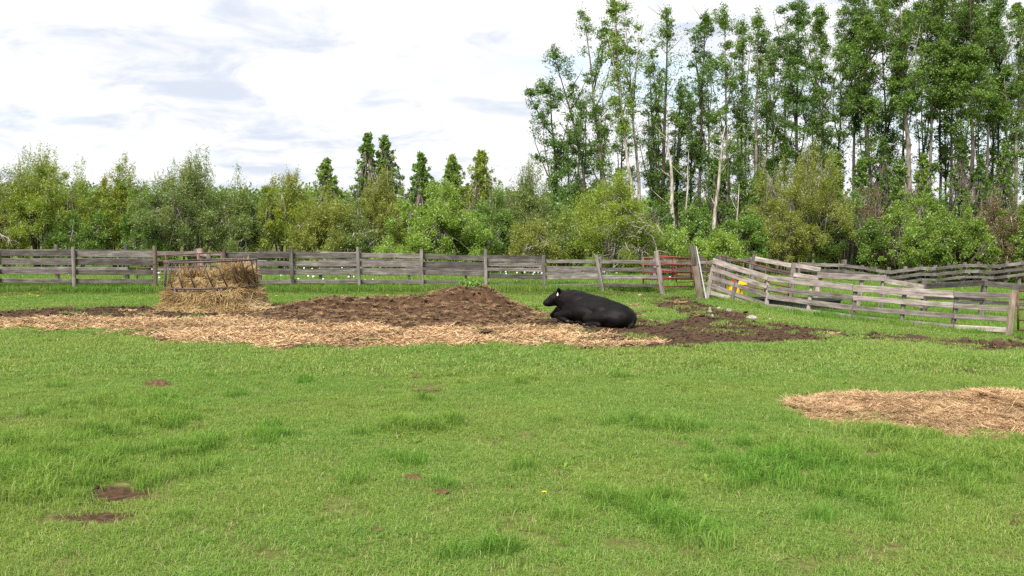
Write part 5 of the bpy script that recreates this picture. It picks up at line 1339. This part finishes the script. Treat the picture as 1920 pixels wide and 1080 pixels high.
SH = [ # px, Y, top, half width, leaf, count, label, kwargs
 (-95, 46, 300, 90, 'willow', 15000, 'bushy willow at the far left, cut by the picture edge', dict(plumes=6)),
 (75, 45, 276, 100, 'willow', 24000, 'large pale willow with several upright plumes, far left behind the fence', dict(plumes=11)),
 (222, 46, 298, 58, 'willow', 12000, 'narrower willow with yellow-orange leaves, second large shrub from the left', dict(plumes=5, orange=60)),
 (362, 45, 280, 98, 'grey', 24000, 'broad grey-green willow with feathery crown behind the hay feeder', dict(plumes=8)),
 (528, 46, 322, 62, 'willow', 14000, 'golden-green willow right of the feathery one behind the feeder', dict(plumes=5, orange=70)),
 (612, 44.5, 352, 72, 'olive', 15000, 'olive rounded shrub between the golden-green willow and the poplar pair', dict(plumes=2)),
 (612, 52, 298, 42, 'aspen_l', 6000, 'small pointed young poplar rising over the olive shrub', dict(plumes=2, narrow=True, L=.16, W=.12, name='young_poplar', cat='tree')),
 (712, 46, 316, 66, 'olive', 15000, 'tall dull olive willow in front of the poplar pair', dict(plumes=3)),
 (690, 53, 250, 40, 'aspen', 6500, 'left and taller of the two green young poplars standing together', dict(plumes=2, narrow=True, L=.17, W=.14, name='young_poplar', cat='tree')),
 (722, 53.5, 256, 44, 'aspen', 7000, 'right one of the two green young poplars standing together', dict(plumes=2, narrow=True, L=.17, W=.14, name='young_poplar', cat='tree')),
 (790, 52, 288, 40, 'aspen', 5500, 'single pointed green young poplar right of the poplar pair', dict(plumes=1, narrow=True, L=.17, W=.14, name='young_poplar', cat='tree')),
 (828, 43.5, 362, 86, 'light', 20000, 'fresh light green rounded bush close behind the middle of the fence', dict(plumes=0, L=.12, W=.07)),
 (848, 52, 292, 48, 'aspen_l', 6500, 'young poplar with airy top above the fresh light green bush', dict(plumes=2, narrow=True, L=.16, W=.13, name='young_poplar', cat='tree')),
 (902, 51, 282, 50, 'willow', 8000, 'pale young poplar with a forked pointed top', dict(plumes=3, narrow=True, L=.15, W=.10, name='young_poplar', cat='tree')),
 (925, 46, 350, 50, 'green', 11000, 'mid green shrub filling the gap right of the light green bush', dict(plumes=2)),
 (985, 48, 305, 60, 'grey', 15000, 'grey-green willow at the foot of the grove left edge', dict(plumes=6)),
 (1000, 43, 418, 52, 'olive', 9000, 'low yellowish-olive bush behind the fence right of centre', dict(plumes=0, L=.10, W=.05, dead=6)),
 (1145, 44, 352, 104, 'willow', 30000, 'big round bush with tangled bare grey branches behind the fence', dict(plumes=0, dead=60, L=.11, W=.05)),
 (1060, 43.5, 410, 40, 'grey', 8000, 'grey-green flank bush left of the big round bush', dict(plumes=0, L=.10, W=.05, dead=12)),
 (1052, 56, 360, 46, 'aspen_d', 9000, 'dark green leafy shrub in the shade of the grove edge', dict(plumes=1, L=.16, W=.12)),
 (730, 42, 452, 40, 'light', 5000, 'low leafy bush just behind the fence, left of the light green bush', dict(plumes=0, L=.10, W=.05)),
 (1262, 45, 432, 34, 'light', 6500, 'low bright bush behind the red gate', dict(plumes=0, L=.11, W=.06)),
 (1345, 47, 438, 52, 'light', 9000, 'low light green bush behind the leaning post', dict(plumes=0, L=.12, W=.07)),
 (1310, 57, 400, 50, 'green', 9000, 'mid green undergrowth bush among the pale bare trunks', dict(plumes=0, L=.15, W=.10)),
 (1220, 58, 380, 46, 'aspen_d', 8000, 'dark undergrowth bush behind the big round bush', dict(plumes=0, L=.15, W=.12)),
 (1395, 57, 400, 44, 'green', 8000, 'green undergrowth bush left of the tall olive willow', dict(plumes=0, L=.15, W=.10)),
 (1500, 62, 262, 92, 'olive', 24000, 'tall yellowish-olive willow in front of the right half of the grove', dict(plumes=9, L=.13, W=.06)),
 (1462, 61, 380, 56, 'olive', 10000, 'olive flank bush at the left foot of the tall olive willow', dict(plumes=0, L=.13, W=.06)),
 (1590, 62, 375, 58, 'green', 10000, 'green bush at the right foot of the tall olive willow', dict(plumes=0, L=.14, W=.08)),
 (1632, 63, 345, 48, 'red', 9000, 'reddish-brown twiggy shrub right of the tall olive willow', dict(plumes=3, dead=14, L=.12, W=.05)),
 (1700, 62, 372, 60, 'light', 12000, 'light green leafy bush behind the far fence', dict(plumes=0, L=.15, W=.09)),
 (1755, 65, 350, 48, 'aspen', 9000, 'green sapling clump between trunks in the right of the grove', dict(plumes=2, L=.16, W=.12)),
 (1800, 62, 370, 60, 'aspen_l', 12000, 'green leafy bush behind the far fence, near its right half', dict(plumes=1, L=.15, W=.10)),
 (1868, 63, 350, 58, 'red', 10000, 'brownish-red shrub at the far right in front of the grove', dict(plumes=3, dead=10, L=.13, W=.06)),
 (1925, 62, 360, 48, 'aspen_l', 9000, 'bright green sapling at the right picture edge', dict(plumes=2, L=.16, W=.11)),
 (1985, 62, 370, 60, 'green', 9000, 'green bush cut off by the right picture edge', dict(plumes=0, L=.15, W=.10)),
 (1545, 70, 340, 60, 'aspen_d', 8000, 'dark undergrowth bush behind the tall olive willow', dict(plumes=0, L=.17, W=.13)),
 (1140, 70, 350, 70, 'aspen_d', 9000, 'dark undergrowth bush behind the left trunks of the grove', dict(plumes=0, L=.17, W=.13)),
 (1680, 71, 352, 70, 'green', 9000, 'dark green undergrowth deep between the right trunks', dict(plumes=0, L=.17, W=.13)),
 (1840, 71, 350, 80, 'green', 9000, 'shaded undergrowth bush deep in the right end of the grove', dict(plumes=0, L=.17, W=.13)),
 (140, 44, 400, 50, 'green', 9000, 'low green bush between the first two willows on the left', dict(plumes=0)),
 (285, 44.5, 352, 46, 'green', 10000, 'darker green rounded shrub left of the feathery grey-green willow', dict(plumes=0)),
 (455, 45, 345, 44, 'grey', 10000, 'grey-green rounded shrub right of the feathery willow', dict(plumes=2)),
 (0, 44, 385, 50, 'olive', 9000, 'olive shrub with bare twigs at the left picture edge', dict(plumes=0, dead=10)),
 (665, 44, 400, 46, 'grey', 9000, 'grey-brown bush with bare twigs beside the low leafy bush', dict(plumes=0, dead=8)),
 (890, 44, 405, 44, 'green', 9000, 'dark green bush touching the right flank of the light green bush', dict(plumes=0)),
]
for k_, (px, top, lm, lab) in enumerate([(1568, 285, 'aspen_l', 'slim light sapling left of the dense right trunks'), (1612, 300, 'aspen', 'sapling beside the reddish-brown twiggy shrub'), (1655, 262, 'aspen_d', 'dark leafy sapling hanging between trunks right of the reddish shrub'), (1688, 300, 'aspen', 'green sapling left of the stoutest aspen'), (1730, 290, 'aspen_l', 'pale green sapling just right of the stoutest aspen'), (1800, 255, 'aspen', 'tall sapling with light leaves in the right trunks'), (1836, 290, 'aspen_d', 'dark sapling left of the brownish-red shrub'), (1880, 270, 'aspen', 'sapling rising behind the brownish-red shrub'), (1340, 300, 'aspen_d', 'dark sapling behind the right-leaning pale trunk'), (1425, 320, 'aspen', 'green sapling left behind the tall olive willow')]):
    SH.append((px, 65 + k_ % 3, top, 32 + 5 * (k_ % 3), lm, 6500, lab, dict(narrow=True, L=.17, W=.14, name='aspen_sapling', cat='tree')))
for i, (px, Y, top, hw, lm, nl, lab, kw) in enumerate(SH):
    shrub(px, Y, top, hw, lm, nl, lab, 900 + i, **kw)

# far wood that closes the view between the shrubs
n = 150000
fxw = gr.uniform(-95, 110, n); fyw = gr.uniform(112, 128, n)
toph = np.interp(fxw, [-95, -55, -35, 0, 20, 45, 110], [7.8, 7.4, 6.6, 6.4, 5.6, 4.4, 4.2]) * (1 + .55 * fbm(fxw * .25, fyw * 0 + 3, 401, 5, .65)) 
u_ = gr.random(n) ** .7
FP = np.stack([fxw, fyw, -1.2 + (toph + 1.2) * u_ * (1 - .10 * gr.random(n))], 1)
V, F = leaf_quads(FP, gr.normal(size=(n, 3)), gr.uniform(.3, .55, n), gr.uniform(.25, .45, n), gr, None)
tag(ob('distant_wood', np_mesh('distant_wood', V, F, LM['far'], False, {'tint': np.clip(.5 + fbm(fxw * .4, FP[:, 2] * .5, 405, 3) + gr.normal(0, .15, n), 0, 1)})), 'far-off green wood seen between the shrubs', 'wood', kind='stuff')

# ------------------------------------------------------------------ small things in the grass
M_DUNG, t, o = newmat('dried_dung'); co = nd(t, 'ShaderNodeTexCoord'); n = noise_n(t, co.outputs['Object'], 22, 5, .7)
princ(t, o, ramp_n(t, n, [(.3, (.040, .025, .014)), (.5, (.095, .056, .028)), (.7, (.19, .118, .062))]), .9, n, .8, .02, spec=.15)
def pat(px, py, wpx, label, seed, flat=.30):
    p = gnd(px, py); p.z = float(gsurf(np.array(p.x), np.array(p.y))); s = wpx * p.y / FPX / 2; bm = bmesh.new(); bmesh.ops.create_icosphere(bm, subdivisions=3, radius=s)
    g = random.Random(seed); a, b, c_ = [g.uniform(0, 6) for _ in range(3)]
    for v in bm.verts:
        th = math.atan2(v.co.y, v.co.x); k = 1 + .14 * math.sin(2 * th + a) + .10 * math.sin(3 * th + b) + .06 * math.sin(7 * th + c_)
        lump_ = 1 + .22 * math.sin(9 * v.co.x / s + a) * math.sin(8 * v.co.y / s + b)
        v.co = Vector((v.co.x * k, v.co.y * k * 1.1, max(v.co.z * flat * lump_, -.02) + .016)); v.co += Vector((g.uniform(-1, 1), g.uniform(-1, 1), g.uniform(-1, 1))) * s * .05
    tag(bm_ob('dung_pat', bm, M_DUNG, None, p), label, 'dung', 'dung pats lying in the grass')
for i, (px, py, wd, lab) in enumerate([(775, 900, 34, 'largest crusty dung pat, in the lawn just left of centre'), (828, 926, 26, 'flat dung crumb below right of the largest dung pat'), (950, 900, 14, 'small dung lump right of the largest dung pat'), (958, 914, 11, 'tiny dung lump under the small one right of the largest pat'),
    (295, 721, 46, 'wide flat dung pat in the left middle of the lawn'), (8, 846, 24, 'dung pat cut by the left picture edge'), (370, 799, 26, 'dark dung crumb right of the left lush tuft'), (780, 708, 14, 'small dung lump in the lawn below the heap'), (1258, 722, 14, 'left one of the two small lumps in the right middle lawn'), (1282, 735, 11, 'right one of the two small lumps in the right middle lawn'),
    (708, 998, 22, 'dung crumb near the bottom, left of centre'), (372, 880, 16, 'small brown lump right of the bare soil patch'), (930, 998, 20, 'thin dark dung crumb near the bottom centre'), (1185, 878, 11, 'lone tiny dung lump right of centre'), (170, 848, 26, 'dark crumb patch left of the bare soil patch')]):
    pat(px, py, wd, lab, 40 + i)
# yellow dandelions
M_DAND, t, o = newmat('dandelion_yellow'); princ(t, o, (.80, .55, .01), .7, spec=.1)
M_STEM, t, o = newmat('dandelion_stem'); princ(t, o, (.12, .22, .04), .7, spec=.2)
def dandelion(px, py, s, label):
    p = gnd(px, py + 6); p.z = float(gsurf(np.array(p.x), np.array(p.y)))
    D_ = empty('dandelion', p, label, 'flower', 'yellow dandelions')
    bm = bmesh.new()
    for k in range(16):
        a = 2 * PI * k / 16 + (k % 2) * .1; r = s * (1 if k % 2 else .75)
        v0 = bm.verts.new((0, 0, .055)); v1 = bm.verts.new((math.cos(a - .2) * r, math.sin(a - .2) * r, .06 + .1 * s)); v2 = bm.verts.new((math.cos(a + .2) * r, math.sin(a + .2) * r, .06 + .1 * s)); bm.faces.new((v0, v1, v2))
    bmesh.ops.create_icosphere(bm, subdivisions=1, radius=s * .55, matrix=Matrix.Translation((0, 0, .062)) @ Matrix.Diagonal((1, 1, .5, 1)))
    bm_ob('flower_head', bm, M_DAND, D_)
    pipe('stem', [p + Vector((0, 0, -.02)), p + Vector((.004, 0, .058))], .0025, M_STEM, D_, p, 5)
dandelion(1020, 930, .022, 'single yellow dandelion in the near lawn')
for i, (px, py, lab) in enumerate([(56, 549, 'left one of the two yellow dandelions at far left under the fence'), (71, 553, 'right one of the two yellow dandelions at far left under the fence'), (497, 553, 'yellow dandelion right of the hay feeder'), (518, 552, 'second yellow dandelion right of the hay feeder'), (727, 551, 'yellow dandelion behind the middle of the manure heap')]):
    dandelion(px, py, .05, lab)
